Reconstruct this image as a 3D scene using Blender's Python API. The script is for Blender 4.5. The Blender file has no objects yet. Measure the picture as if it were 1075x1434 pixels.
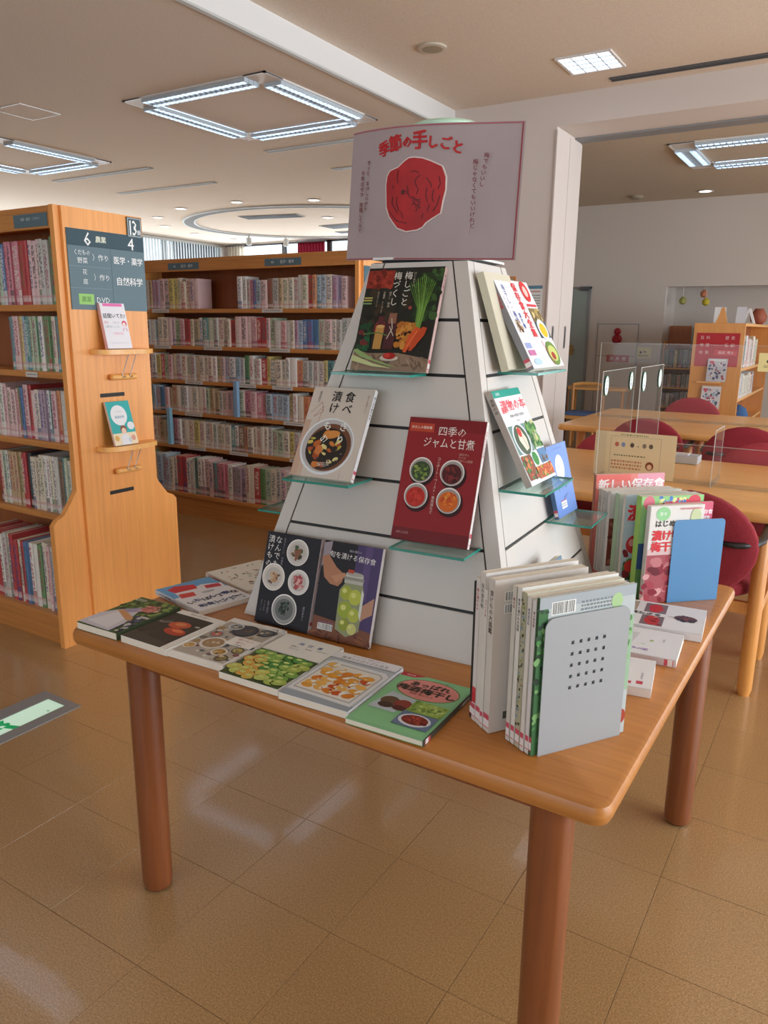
import bpy, bmesh, math, random
from mathutils import Vector, Matrix
random.seed(7)
D = bpy.data
COL = bpy.context.scene.collection
SC = bpy.context.scene
R = math.radians

# ------------------------------------------------------------------ camera
def make_camera():
    f, yaw, pitch, roll = 1065.94, 0.553154521, 0.237709681, 0.0107077457
    fwd = Vector((-math.sin(yaw)*math.cos(pitch), math.cos(yaw)*math.cos(pitch), -math.sin(pitch)))
    right = Vector((math.cos(yaw), math.sin(yaw), 0)); up = right.cross(fwd)
    r2 = math.cos(roll)*right + math.sin(roll)*up
    u2 = -math.sin(roll)*right + math.cos(roll)*up
    cam = D.cameras.new('camera'); o = D.objects.new('camera', cam); COL.objects.link(o)
    o.matrix_world = Matrix(((r2.x, u2.x, -fwd.x, 0), (r2.y, u2.y, -fwd.y, 0), (r2.z, u2.z, -fwd.z, 1.5), (0, 0, 0, 1)))
    cam.sensor_fit = 'VERTICAL'; cam.sensor_height = 36; cam.lens = 36*f/1434
    cam.clip_start = 0.05; cam.clip_end = 200
    SC.camera = o
make_camera()

# ------------------------------------------------------------------ sky, lights, exposure
w = D.worlds.new('sky'); SC.world = w; w.use_nodes = True
w.node_tree.nodes['Background'].inputs[0].default_value = (0.86, 0.93, 1.0, 1)
w.node_tree.nodes['Background'].inputs[1].default_value = 2.6
SC.view_settings.view_transform = 'Standard'; SC.view_settings.look = 'None'
SC.view_settings.gamma = 1; SC.view_settings.use_curve_mapping = False
SC.view_settings.exposure = 0.0
SC.cycles.use_denoising = True
SC.cycles.max_bounces = 8; SC.cycles.diffuse_bounces = 4; SC.cycles.glossy_bounces = 4
SC.cycles.transmission_bounces = 8; SC.cycles.transparent_max_bounces = 24
SC.cycles.caustics_reflective = False; SC.cycles.caustics_refractive = False
SC.cycles.sample_clamp_indirect = 6

def area(name, loc, direction, sx, sy, energy, color):
    l = D.lights.new(name, 'AREA'); l.shape = 'RECTANGLE'; l.size = sx; l.size_y = sy; l.energy = energy; l.color = color
    o = D.objects.new(name, l); COL.objects.link(o); o.location = loc
    o.rotation_euler = Vector(direction).to_track_quat('-Z', 'Y').to_euler()
    return o
DAY = (0.86, 0.94, 1.0)
area('right_window_daylight', (4.9, 3.3, 1.5), (-1, 0, -0.05), 5.8, 2.4, 350, DAY)
area('right_far_window_daylight', (4.9, 9.6, 1.5), (-1, 0, 0), 3.4, 2.4, 120, DAY)
area('camera_side_window_daylight', (-1.0, -3.85, 1.75), (0, 1, 0), 8.0, 1.9, 36, DAY)
area('reading_room_end_added_light', (3.4, 12.2, 1.45), (-.2, -1, 0), 2.8, 2.2, 120, DAY)  # added area light out of view, to lay a sheen on the floor
area('far_window_daylight', (-9.3, 13.6, 2.1), (0, -1, 0), 6.0, 2.2, 150, DAY)
area('left_window_daylight', (-12.6, 9.0, 1.8), (1, 0, 0), 9.0, 2.6, 170, DAY)

# ------------------------------------------------------------------ helpers
def lin(c):
    if isinstance(c, str):
        c = c.lstrip('#'); c = [int(c[i:i+2], 16)/255 for i in (0, 2, 4)]
    return tuple((x/12.92 if x <= 0.04045 else ((x+0.055)/1.055)**2.4) for x in c[:3]) + (1.0,)

def new_mat(name):
    m = D.materials.new(name); m.use_nodes = True
    nt = m.node_tree; b = nt.nodes['Principled BSDF']
    return m, nt, b

def mat(name, color, rough=0.6, metal=0.0, noise=0.0, nscale=20, bump=0.0, bscale=60, stretch=None, spec=0.5, coat=0.0):
    m, nt, b = new_mat(name)
    b.inputs['Base Color'].default_value = lin(color); b.inputs['Roughness'].default_value = rough
    b.inputs['Metallic'].default_value = metal; b.inputs['Specular IOR Level'].default_value = spec
    b.inputs['Coat Weight'].default_value = coat
    if noise or bump:
        tc = nt.nodes.new('ShaderNodeTexCoord'); mp = nt.nodes.new('ShaderNodeMapping')
        nt.links.new(tc.outputs['Object'], mp.inputs[0])
        if stretch: mp.inputs['Scale'].default_value = stretch
    if noise:
        n = nt.nodes.new('ShaderNodeTexNoise'); n.inputs['Scale'].default_value = nscale; n.inputs['Detail'].default_value = 5
        nt.links.new(mp.outputs[0], n.inputs['Vector'])
        r = nt.nodes.new('ShaderNodeValToRGB'); c = lin(color)
        r.color_ramp.elements[0].position = 0.3; r.color_ramp.elements[1].position = 0.7
        r.color_ramp.elements[0].color = tuple(x*(1-noise) for x in c[:3])+(1,)
        r.color_ramp.elements[1].color = tuple(min(1, x*(1+noise)) for x in c[:3])+(1,)
        nt.links.new(n.outputs['Fac'], r.inputs[0]); nt.links.new(r.outputs[0], b.inputs['Base Color'])
    if bump:
        n2 = nt.nodes.new('ShaderNodeTexNoise'); n2.inputs['Scale'].default_value = bscale; n2.inputs['Detail'].default_value = 3
        nt.links.new(mp.outputs[0], n2.inputs['Vector'])
        bp = nt.nodes.new('ShaderNodeBump'); bp.inputs['Strength'].default_value = bump; bp.inputs['Distance'].default_value = 0.004
        nt.links.new(n2.outputs['Fac'], bp.inputs['Height']); nt.links.new(bp.outputs[0], b.inputs['Normal'])
    return m

def emit(name, color, strength):
    m, nt, b = new_mat(name)
    b.inputs['Base Color'].default_value = lin(color)
    b.inputs['Emission Color'].default_value = lin(color); b.inputs['Emission Strength'].default_value = strength
    return m

def glassy(name, tint, alpha, rough=0.05, fac=0.12, gain=1.0):
    """thin transparent sheet: mostly straight-through, some gloss, so light and shadow pass"""
    m, nt, b = new_mat(name); nt.nodes.remove(b)
    out = nt.nodes['Material Output']
    t = nt.nodes.new('ShaderNodeBsdfTransparent'); t.inputs[0].default_value = lin(tint)
    g = nt.nodes.new('ShaderNodeBsdfGlossy'); g.inputs['Roughness'].default_value = rough; g.inputs[0].default_value = (1, 1, 1, 1)
    fr = nt.nodes.new('ShaderNodeFresnel'); fr.inputs[0].default_value = 1.45
    ad = nt.nodes.new('ShaderNodeMath'); ad.operation = 'MULTIPLY_ADD'; ad.inputs[1].default_value = gain; ad.inputs[2].default_value = fac*0.1; ad.use_clamp = True
    mx = nt.nodes.new('ShaderNodeMixShader')
    nt.links.new(fr.outputs[0], ad.inputs[0]); nt.links.new(ad.outputs[0], mx.inputs[0])
    nt.links.new(t.outputs[0], mx.inputs[1]); nt.links.new(g.outputs[0], mx.inputs[2])
    d = nt.nodes.new('ShaderNodeBsdfDiffuse'); d.inputs[0].default_value = (0.9, 0.95, 0.95, 1)
    m2 = nt.nodes.new('ShaderNodeMixShader'); m2.inputs[0].default_value = alpha
    nt.links.new(mx.outputs[0], m2.inputs[1]); nt.links.new(d.outputs[0], m2.inputs[2])
    nt.links.new(m2.outputs[0], out.inputs[0])
    return m

def wood(name, color, axis='z', dark=0.16, rough=0.42, coat=0.15):
    m, nt, b = new_mat(name)
    b.inputs['Roughness'].default_value = rough; b.inputs['Coat Weight'].default_value = coat; b.inputs['Coat Roughness'].default_value = 0.25
    tc = nt.nodes.new('ShaderNodeTexCoord'); mp = nt.nodes.new('ShaderNodeMapping')
    sc = {'x': (1.5, 40, 40), 'y': (40, 1.5, 40), 'z': (40, 40, 1.5)}[axis]
    mp.inputs['Scale'].default_value = sc
    nt.links.new(tc.outputs['Object'], mp.inputs[0])
    n = nt.nodes.new('ShaderNodeTexNoise'); n.inputs['Scale'].default_value = 1.6; n.inputs['Detail'].default_value = 6; n.inputs['Roughness'].default_value = 0.6
    nt.links.new(mp.outputs[0], n.inputs['Vector'])
    mp2 = nt.nodes.new('ShaderNodeMapping'); s2 = {'x': (1, 3, 3), 'y': (3, 1, 3), 'z': (3, 3, 1)}[axis]; mp2.inputs['Scale'].default_value = s2
    nt.links.new(tc.outputs['Object'], mp2.inputs[0])
    n2 = nt.nodes.new('ShaderNodeTexNoise'); n2.inputs['Scale'].default_value = 1.3
    nt.links.new(mp2.outputs[0], n2.inputs['Vector'])
    ad = nt.nodes.new('ShaderNodeMath'); ad.operation = 'ADD'
    ml = nt.nodes.new('ShaderNodeMath'); ml.operation = 'MULTIPLY'; ml.inputs[1].default_value = 0.6
    nt.links.new(n2.outputs['Fac'], ml.inputs[0]); nt.links.new(ml.outputs[0], ad.inputs[0]); nt.links.new(n.outputs['Fac'], ad.inputs[1])
    r = nt.nodes.new('ShaderNodeValToRGB'); c = lin(color)
    r.color_ramp.elements[0].position = 0.55; r.color_ramp.elements[1].position = 1.05
    r.color_ramp.elements[0].color = tuple(x*(1-dark*(1+.5*i)) for i, x in enumerate(c[:3]))+(1,)
    r.color_ramp.elements[1].color = tuple(x*(1+dark) for x in c[:3])+(1,)
    nt.links.new(ad.outputs[0], r.inputs[0]); nt.links.new(r.outputs[0], b.inputs['Base Color'])
    return m

class MB:
    def __init__(s): s.v = []; s.f = []; s.mi = []; s.c = []
    def add(s, vs, fs, mi=0, col=(1, 1, 1, 1)):
        o = len(s.v); s.v += [tuple(x) for x in vs]
        for f in fs: s.f.append([i+o for i in f]); s.mi.append(mi); s.c.append(col)
    def box(s, a, b, mi=0, M=None, bev=0.0):
        x0, y0, z0 = a; x1, y1, z1 = b
        if bev:
            bm = bmesh.new(); bmesh.ops.create_cube(bm, size=1)
            for v in bm.verts:
                v.co = Vector(((x0+x1)/2+v.co.x*(x1-x0), (y0+y1)/2+v.co.y*(y1-y0), (z0+z1)/2+v.co.z*(z1-z0)))
            bmesh.ops.bevel(bm, geom=list(bm.edges), offset=bev, segments=2, profile=0.5, affect='EDGES')
            vs = [v.co.copy() for v in bm.verts]; fs = [[v.index for v in f.verts] for f in bm.faces]; bm.free()
        else:
            vs = [Vector(p) for p in ((x0, y0, z0), (x1, y0, z0), (x1, y1, z0), (x0, y1, z0), (x0, y0, z1), (x1, y0, z1), (x1, y1, z1), (x0, y1, z1))]
            fs = [(0, 3, 2, 1), (4, 5, 6, 7), (0, 1, 5, 4), (1, 2, 6, 5), (2, 3, 7, 6), (3, 0, 4, 7)]
        if M: vs = [M @ v for v in vs]
        s.add(vs, fs, mi); return s
    def prism(s, poly, z0, z1, mi=0, M=None):
        """polygon (x,y) extruded z0..z1, polygon counter-clockwise"""
        n = len(poly)
        vs = [Vector((p[0], p[1], z0)) for p in poly]+[Vector((p[0], p[1], z1)) for p in poly]
        fs = [list(range(n))[::-1], list(range(n, 2*n))]+[(i, (i+1) % n, n+(i+1) % n, n+i) for i in range(n)]
        if M: vs = [M @ v for v in vs]
        s.add(vs, fs, mi); return s
    def lathe(s, prof, c=(0, 0, 0), n=20, mi=0, M=None):
        vs = []; fs = []
        for r, z in prof:
            for k in range(n):
                a = 2*math.pi*k/n; vs.append(Vector((c[0]+r*math.cos(a), c[1]+r*math.sin(a), c[2]+z)))
        for j in range(len(prof)-1):
            for k in range(n): fs.append((j*n+k, j*n+(k+1) % n, (j+1)*n+(k+1) % n, (j+1)*n+k))
        fs.append(list(range(n))[::-1]); fs.append([(len(prof)-1)*n+k for k in range(n)])
        if M: vs = [M @ v for v in vs]
        s.add(vs, fs, mi); return s
    def tube(s, pts, r, n=8, mi=0):
        pts = [Vector(p) for p in pts]; vs = []; fs = []
        rr = r if isinstance(r, (list, tuple)) else [r]*len(pts)
        for i, p in enumerate(pts):
            t = (pts[min(i+1, len(pts)-1)]-pts[max(i-1, 0)]).normalized()
            a = t.cross(Vector((0, 0, 1)))
            if a.length < 0.05: a = t.cross(Vector((0, 1, 0)))
            a.normalize(); b = t.cross(a)
            for k in range(n):
                q = 2*math.pi*k/n; vs.append(p+rr[i]*(math.cos(q)*a+math.sin(q)*b))
        for j in range(len(pts)-1):
            for k in range(n): fs.append((j*n+k, j*n+(k+1) % n, (j+1)*n+(k+1) % n, (j+1)*n+k))
        fs.append(list(range(n))[::-1]); fs.append([(len(pts)-1)*n+k for k in range(n)])
        s.add(vs, fs, mi); return s
    def mesh(s, name, mats, colors=False):
        me = D.meshes.new(name); me.from_pydata(s.v, [], s.f)
        for m in (mats if isinstance(mats, (list, tuple)) else [mats]): me.materials.append(m)
        me.polygons.foreach_set('material_index', s.mi)
        if colors:
            at = me.color_attributes.new('Col', 'FLOAT_COLOR', 'CORNER'); buf = []
            for p, c in zip(me.polygons, s.c): buf += list(c)*p.loop_total
            at.data.foreach_set('color', buf)
        me.update(); return me
    def build(s, name, mats, parent=None, smooth=False, colors=False, M=None, fixn=True):
        me = s.mesh(name, mats, colors)
        if fixn and not colors:
            bm = bmesh.new(); bm.from_mesh(me); bmesh.ops.recalc_face_normals(bm, faces=bm.faces); bm.to_mesh(me); bm.free()
        if smooth: me.shade_smooth() if hasattr(me, 'shade_smooth') else None
        if smooth == 'auto':
            try: me.set_sharp_from_angle(angle=R(35))
            except Exception: pass
        o = D.objects.new(name, me); COL.objects.link(o)
        if parent: o.parent = parent
        if M is not None: o.matrix_local = M
        return o

def tag(o, label=None, cat=None, group=None, kind=None):
    if label: o['label'] = label
    if cat: o['category'] = cat
    if group: o['group'] = group
    if kind: o['kind'] = kind
    return o
def thing(name, label, cat, loc=(0, 0, 0), rz=0, group=None, M=None):
    o = D.objects.new(name, None); COL.objects.link(o); o.empty_display_size = 0.1
    if M is not None: o.matrix_world = M
    else: o.location = loc; o.rotation_euler = (0, 0, rz)
    return tag(o, label, cat, group)
def struct(name, mb, m, **k):
    o = mb.build(name, m, **k); o['kind'] = 'structure'; return o
def box(name, a, b, m, parent=None, bev=0.0, smooth=False): return MB().box(a, b, bev=bev).build(name, m, parent, smooth=smooth)
def frame(e, up, o):
    e = Vector(e); up = Vector(up); n = e.cross(up)
    return Matrix(((e.x, up.x, n.x, o[0]), (e.y, up.y, n.y, o[1]), (e.z, up.z, n.z, o[2]), (0, 0, 0, 1)))
def lean(o, ang, tilt, roll=0):
    """sheet standing on its bottom edge: ang = heading of the bottom edge, tilt = backward lean (degrees)"""
    a = R(ang); e = Vector((math.cos(a), math.sin(a), 0)); nb = Vector((-math.sin(a), math.cos(a), 0))
    up = Vector((0, 0, 1))*math.cos(R(tilt))+nb*math.sin(R(tilt))
    r = R(roll); e2 = e*math.cos(r)+up*math.sin(r); u2 = up*math.cos(r)-e*math.sin(r)
    return frame(e2, u2, o)

# ------------------------------------------------------------------ print (flat lettering and pictures on covers and signs)
_gl = {}
_fc = D.curves.new('glyph', 'FONT'); _fc.resolution_u = 1
_fo = D.objects.new('glyph', _fc); COL.objects.link(_fo)
def glyph(ch, bold):
    bold = 0; k = (ch, bold)
    if k not in _gl:
        _fc.body = ch; _fc.offset = bold
        dg = bpy.context.evaluated_depsgraph_get(); me = D.meshes.new_from_object(_fo.evaluated_get(dg))
        vs = [(v.co.x, v.co.y) for v in me.vertices]; fs = [list(p.vertices) for p in me.polygons]
        if vs: x0 = min(v[0] for v in vs); x1 = max(v[0] for v in vs)
        else: x0, x1 = 0, 0.3
        adv = 1.0 if ord(ch) > 0x2000 else (x1-x0)+0.1
        cx = 0.5 if ord(ch) > 0x2000 else (x0+x1)/2
        _gl[k] = ([(x-cx, y-0.37) for x, y in vs], fs, adv); D.meshes.remove(me)
    return _gl[k]

class Print:
    """flat coloured shapes on a W x H sheet in the local xy plane, stacked a hair above each other"""
    def __init__(s, W, H, z=0.0, step=0.00004): s.W = W; s.H = H; s.z = z; s.step = step; s.mb = MB(); s.k = 1
    def _put(s, pts, fs, col):
        z = s.z+s.k*s.step; s.mb.add([(x, y, z) for x, y in pts], fs, 0, lin(col))
    def rect(s, u0, v0, u1, v1, c, nx=1):
        for i in range(nx):
            a = u0+(u1-u0)*i/nx; b = u0+(u1-u0)*(i+1)/nx
            s._put([(a*s.W, v0*s.H), (b*s.W, v0*s.H), (b*s.W, v1*s.H), (a*s.W, v1*s.H)], [(0, 1, 2, 3)], c)
        s.k += 1; return s
    def ell(s, u, v, ru, rv, c, rot=0, n=20, wob=0.0):
        """ru, rv in fractions of W (both), so circles stay round"""
        a = R(rot); pts = []
        for k in range(n):
            t = 2*math.pi*k/n; w = 1+random.uniform(-wob, wob); x = ru*s.W*math.cos(t)*w; y = rv*s.W*math.sin(t)*w
            pts.append((u*s.W+x*math.cos(a)-y*math.sin(a), v*s.H+x*math.sin(a)+y*math.cos(a)))
        s._put(pts, [list(range(n))], c); s.k += 1; return s
    def poly(s, pts, c):
        s._put([(u*s.W, v*s.H) for u, v in pts], [list(range(len(pts)))], c); s.k += 1; return s
    def line(s, pts, wd, c):
        """polyline, width as fraction of W"""
        P = [Vector((u*s.W, v*s.H)) for u, v in pts]; hw = wd*s.W/2
        for a, b in zip(P, P[1:]):
            d = (b-a)
            if d.length < 1e-6: continue
            d.normalize(); n = Vector((-d.y, d.x))*hw
            s._put([a-n, b-n, b+n, a+n], [(0, 1, 2, 3)], c)
        s.k += 1; return s
    def blobs(s, u0, v0, u1, v1, cols, n, size, asp=1.0, wob=0.15, inside=None):
        for i in range(n):
            u = random.uniform(u0, u1); v = random.uniform(v0, v1)
            if inside and ((u-inside[0])/inside[2])**2+((v-inside[1])/inside[3])**2 > 1: continue
            r = size*random.uniform(0.6, 1.3)
            s.ell(u, v, r, r*asp*random.uniform(0.6, 1), random.choice(cols), random.uniform(0, 180), 9, wob); s.k -= .75
        return s
    def text(s, txt, u, v, size, c, vert=False, bold=0.0, rot=0, sx=1.0, track=1.0):
        """size = glyph height in fractions of H; (u, v) = middle of the line (horizontal) or top of the column (vertical)"""
        S = size*s.H; a = R(rot); ox, oy = u*s.W, v*s.H
        if vert:
            pos = [(0, -(i+0.5)*S*track) for i in range(len(txt))]
        else:
            adv = [glyph(ch, bold)[2]*S*sx*track if ch != ' ' else 0.45*S*sx for ch in txt]; x = -sum(adv)/2; pos = []
            for w_ in adv: pos.append((x+w_/2, 0)); x += w_
        for ch, (px, py) in zip(txt, pos):
            if ch == ' ': continue
            vs, fs, _ = glyph(ch, bold)
            rotc = vert and ch in 'ー…・—'
            for bx, by in (((0, 0),) if bold <= 0.004 else ((bold, bold*.6), (-bold, bold*.6), (bold, -bold*.6), (-bold, -bold*.6))):
                pts = []
                for gx, gy in vs:
                    if rotc: gx, gy = gy, -gx
                    X = px+(gx+bx)*S*sx; Y = py+(gy+by)*S
                    pts.append((ox+X*math.cos(a)-Y*math.sin(a), oy+X*math.sin(a)+Y*math.cos(a)))
                s._put(pts, fs, c)
                if bold > .004: s.k += .35
        s.k += 1; return s
    def scrib(s, u0, v0, u1, v1, c, rows, wd=0.55):
        """rows of tiny unreadable text as short dashes"""
        for j in range(rows):
            v = v1-(v1-v0)*(j+0.5)/rows; h = (v1-v0)/rows*wd/2; u = u0
            while u < u1:
                L = random.uniform(0.01, 0.03); s._put([(u*s.W, (v-h)*s.H), (min(u+L, u1)*s.W, (v-h)*s.H), (min(u+L, u1)*s.W, (v+h)*s.H), (u*s.W, (v+h)*s.H)], [(0, 1, 2, 3)], c); u += L+0.012
        s.k += 1; return s
    def barcode(s, u0, v0, u1, v1):
        s.rect(u0, v0, u1, v1, 'f2f2ee'); u = u0+0.01
        while u < u1-0.01:
            b = random.uniform(0.003, 0.009); s._put([(u*s.W, (v0+.004)*s.H), ((u+b)*s.W, (v0+.004)*s.H), ((u+b)*s.W, (v1-.004)*s.H), (u*s.W, (v1-.004)*s.H)], [(0, 1, 2, 3)], '222222'); u += b*random.uniform(1.5, 2.4)
        s.k += 1; return s
    def build(s, name, parent, M=None, m=None):
        return s.mb.build(name, m or M_PRINT, parent, colors=True, M=M)

def print_material(name, rough, coat=0.0):
    m, nt, b = new_mat(name); at = nt.nodes.new('ShaderNodeAttribute'); at.attribute_name = 'Col'
    nt.links.new(at.outputs['Color'], b.inputs['Base Color']); b.inputs['Roughness'].default_value = rough; b.inputs['Coat Weight'].default_value = coat
    b.inputs['Specular IOR Level'].default_value = 0.3
    return m
M_PRINT = print_material('cover_ink', 0.5, 0.0)
M_INK = print_material('matt_ink', 0.6)

# ------------------------------------------------------------------ materials
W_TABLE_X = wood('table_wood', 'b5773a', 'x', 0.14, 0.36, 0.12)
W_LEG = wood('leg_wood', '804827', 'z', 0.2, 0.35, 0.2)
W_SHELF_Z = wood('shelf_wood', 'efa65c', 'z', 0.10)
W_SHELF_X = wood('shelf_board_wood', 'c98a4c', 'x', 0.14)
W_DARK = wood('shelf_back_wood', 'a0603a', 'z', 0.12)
W_LIGHT = wood('reading_table_wood', 'f0b468', 'x', 0.10, 0.4, 0.3)
W_LIGHTZ = wood('chair_wood', 'd8964f', 'z', 0.10, 0.4, 0.2)
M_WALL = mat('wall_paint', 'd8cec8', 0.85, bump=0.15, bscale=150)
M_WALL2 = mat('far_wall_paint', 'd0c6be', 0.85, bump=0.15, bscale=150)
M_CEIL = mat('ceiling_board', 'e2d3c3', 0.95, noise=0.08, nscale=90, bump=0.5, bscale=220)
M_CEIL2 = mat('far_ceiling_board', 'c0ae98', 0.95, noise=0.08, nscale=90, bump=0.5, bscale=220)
M_WHITE = mat('white_paint', 'e4e4e4', 0.4)
M_LAM = mat('white_laminate', 'cdc7c2', 0.65, spec=0.2)
M_BLACK = mat('black_joint', '141414', 0.6)
M_DGREY = mat('dark_grey', '55565a', 0.5)
M_STEEL = mat('brushed_steel', '9a9a98', 0.35, metal=0.8)
M_GREY = mat('grey_metal_paint', '8d8d8e', 0.5)
M_LIGHTGREY = mat('light_grey_paint', 'c2c4c2', 0.5)
M_PAGE = mat('page_edges', 'e9e2d4', 0.9, noise=0.06, nscale=200, stretch=(1, 1, 8))
M_GLASS = glassy('shelf_glass', 'e6f4ef', 0.06, 0.03, 0.1, 0.4)
M_GEDGE = mat('glass_edge', '2f8f80', 0.15, spec=0.8)
M_ACR = glassy('clear_acrylic', 'f8f8f6', 0.025, 0.04, 0.1, 0.35)
M_ACRE = glassy('acrylic_edge', 'f0ead0', 0.6, 0.1)
M_ACRF = glassy('acrylic_edge_faint', 'f4f2ea', 0.3, 0.1)
M_PANE = glassy('window_glass', 'f4f8fa', 0.0, 0.02, 0.1)
M_RED = mat('red_upholstery', '8e2330', 0.9, noise=0.15, nscale=160, bump=0.5, bscale=300)
M_PINKR = mat('faded_red_upholstery', 'a83a48', 0.9, noise=0.15, nscale=160, bump=0.5, bscale=300)
M_BLKP = mat('black_plastic', '1c1c1e', 0.4)
M_BLUE = mat('blue_painted_metal', '4d86b8', 0.45)
M_SIGN = mat('slate_blue_sign', '5b737e', 0.5)
M_SIGND = mat('dark_slate_sign', '3f5560', 0.5)
M_BLIND = None

def cover_mat(c, cache={}):
    if c not in cache: cache[c] = mat('cover_'+c, c, 0.5, spec=0.3)
    return cache[c]

# floor tile material: speckled tan vinyl, hue drifts tile to tile
def floor_material():
    m, nt, b = new_mat('speckled_vinyl_tile')
    tc = nt.nodes.new('ShaderNodeTexCoord'); geo = nt.nodes.new('ShaderNodeNewGeometry')
    oi = nt.nodes.new('ShaderNodeObjectInfo')
    n = nt.nodes.new('ShaderNodeTexNoise'); n.inputs['Scale'].default_value = 240; n.inputs['Detail'].default_value = 5
    nt.links.new(geo.outputs['Position'], n.inputs['Vector'])
    r = nt.nodes.new('ShaderNodeValToRGB'); e = r.color_ramp.elements
    e[0].position = 0.34; e[0].color = lin('967447'); e[1].position = 0.66; e[1].color = lin('c59f72')
    x = e.new(0.5); x.color = lin('af8a5b')
    nt.links.new(n.outputs['Fac'], r.inputs[0])
    n3 = nt.nodes.new('ShaderNodeTexNoise'); n3.inputs['Scale'].default_value = 2.2
    nt.links.new(geo.outputs['Position'], n3.inputs['Vector'])
    hs = nt.nodes.new('ShaderNodeHueSaturation')
    mr = nt.nodes.new('ShaderNodeMapRange'); mr.inputs['To Min'].default_value = 0.9; mr.inputs['To Max'].default_value = 1.1
    ad = nt.nodes.new('ShaderNodeMath'); ad.operation = 'MULTIPLY_ADD'; ad.inputs[1].default_value = 0.35
    nt.links.new(oi.outputs['Random'], ad.inputs[0]); nt.links.new(n3.outputs['Fac'], ad.inputs[2]); nt.links.new(ad.outputs[0], mr.inputs['Value'])
    mr.inputs['From Max'].default_value = 1.35
    nt.links.new(mr.outputs[0], hs.inputs['Value']); nt.links.new(r.outputs[0], hs.inputs['Color']); nt.links.new(hs.outputs[0], b.inputs['Base Color'])
    b.inputs['Roughness'].default_value = 0.34; b.inputs['Specular IOR Level'].default_value = 0.9
    b.inputs['Coat Weight'].default_value = 0.6; b.inputs['Coat Roughness'].default_value = 0.07
    n2 = nt.nodes.new('ShaderNodeTexNoise'); n2.inputs['Scale'].default_value = 38; n2.inputs['Detail'].default_value = 2
    nt.links.new(geo.outputs['Position'], n2.inputs['Vector'])
    n4 = nt.nodes.new('ShaderNodeTexNoise'); n4.inputs['Scale'].default_value = 9
    nt.links.new(geo.outputs['Position'], n4.inputs['Vector'])
    ad2 = nt.nodes.new('ShaderNodeMath'); ad2.operation = 'MULTIPLY_ADD'; ad2.inputs[1].default_value = 2.0
    nt.links.new(n4.outputs['Fac'], ad2.inputs[0]); nt.links.new(n2.outputs['Fac'], ad2.inputs[2])
    bp = nt.nodes.new('ShaderNodeBump'); bp.inputs['Strength'].default_value = 0.10; bp.inputs['Distance'].default_value = 0.0016
    nt.links.new(ad2.outputs[0], bp.inputs['Height']); nt.links.new(bp.outputs[0], b.inputs['Normal']); nt.links.new(bp.outputs[0], b.inputs['Coat Normal'])
    return m
M_TILE = floor_material()
M_JOINT = mat('tile_joint', '8f7046', 0.7)

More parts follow.
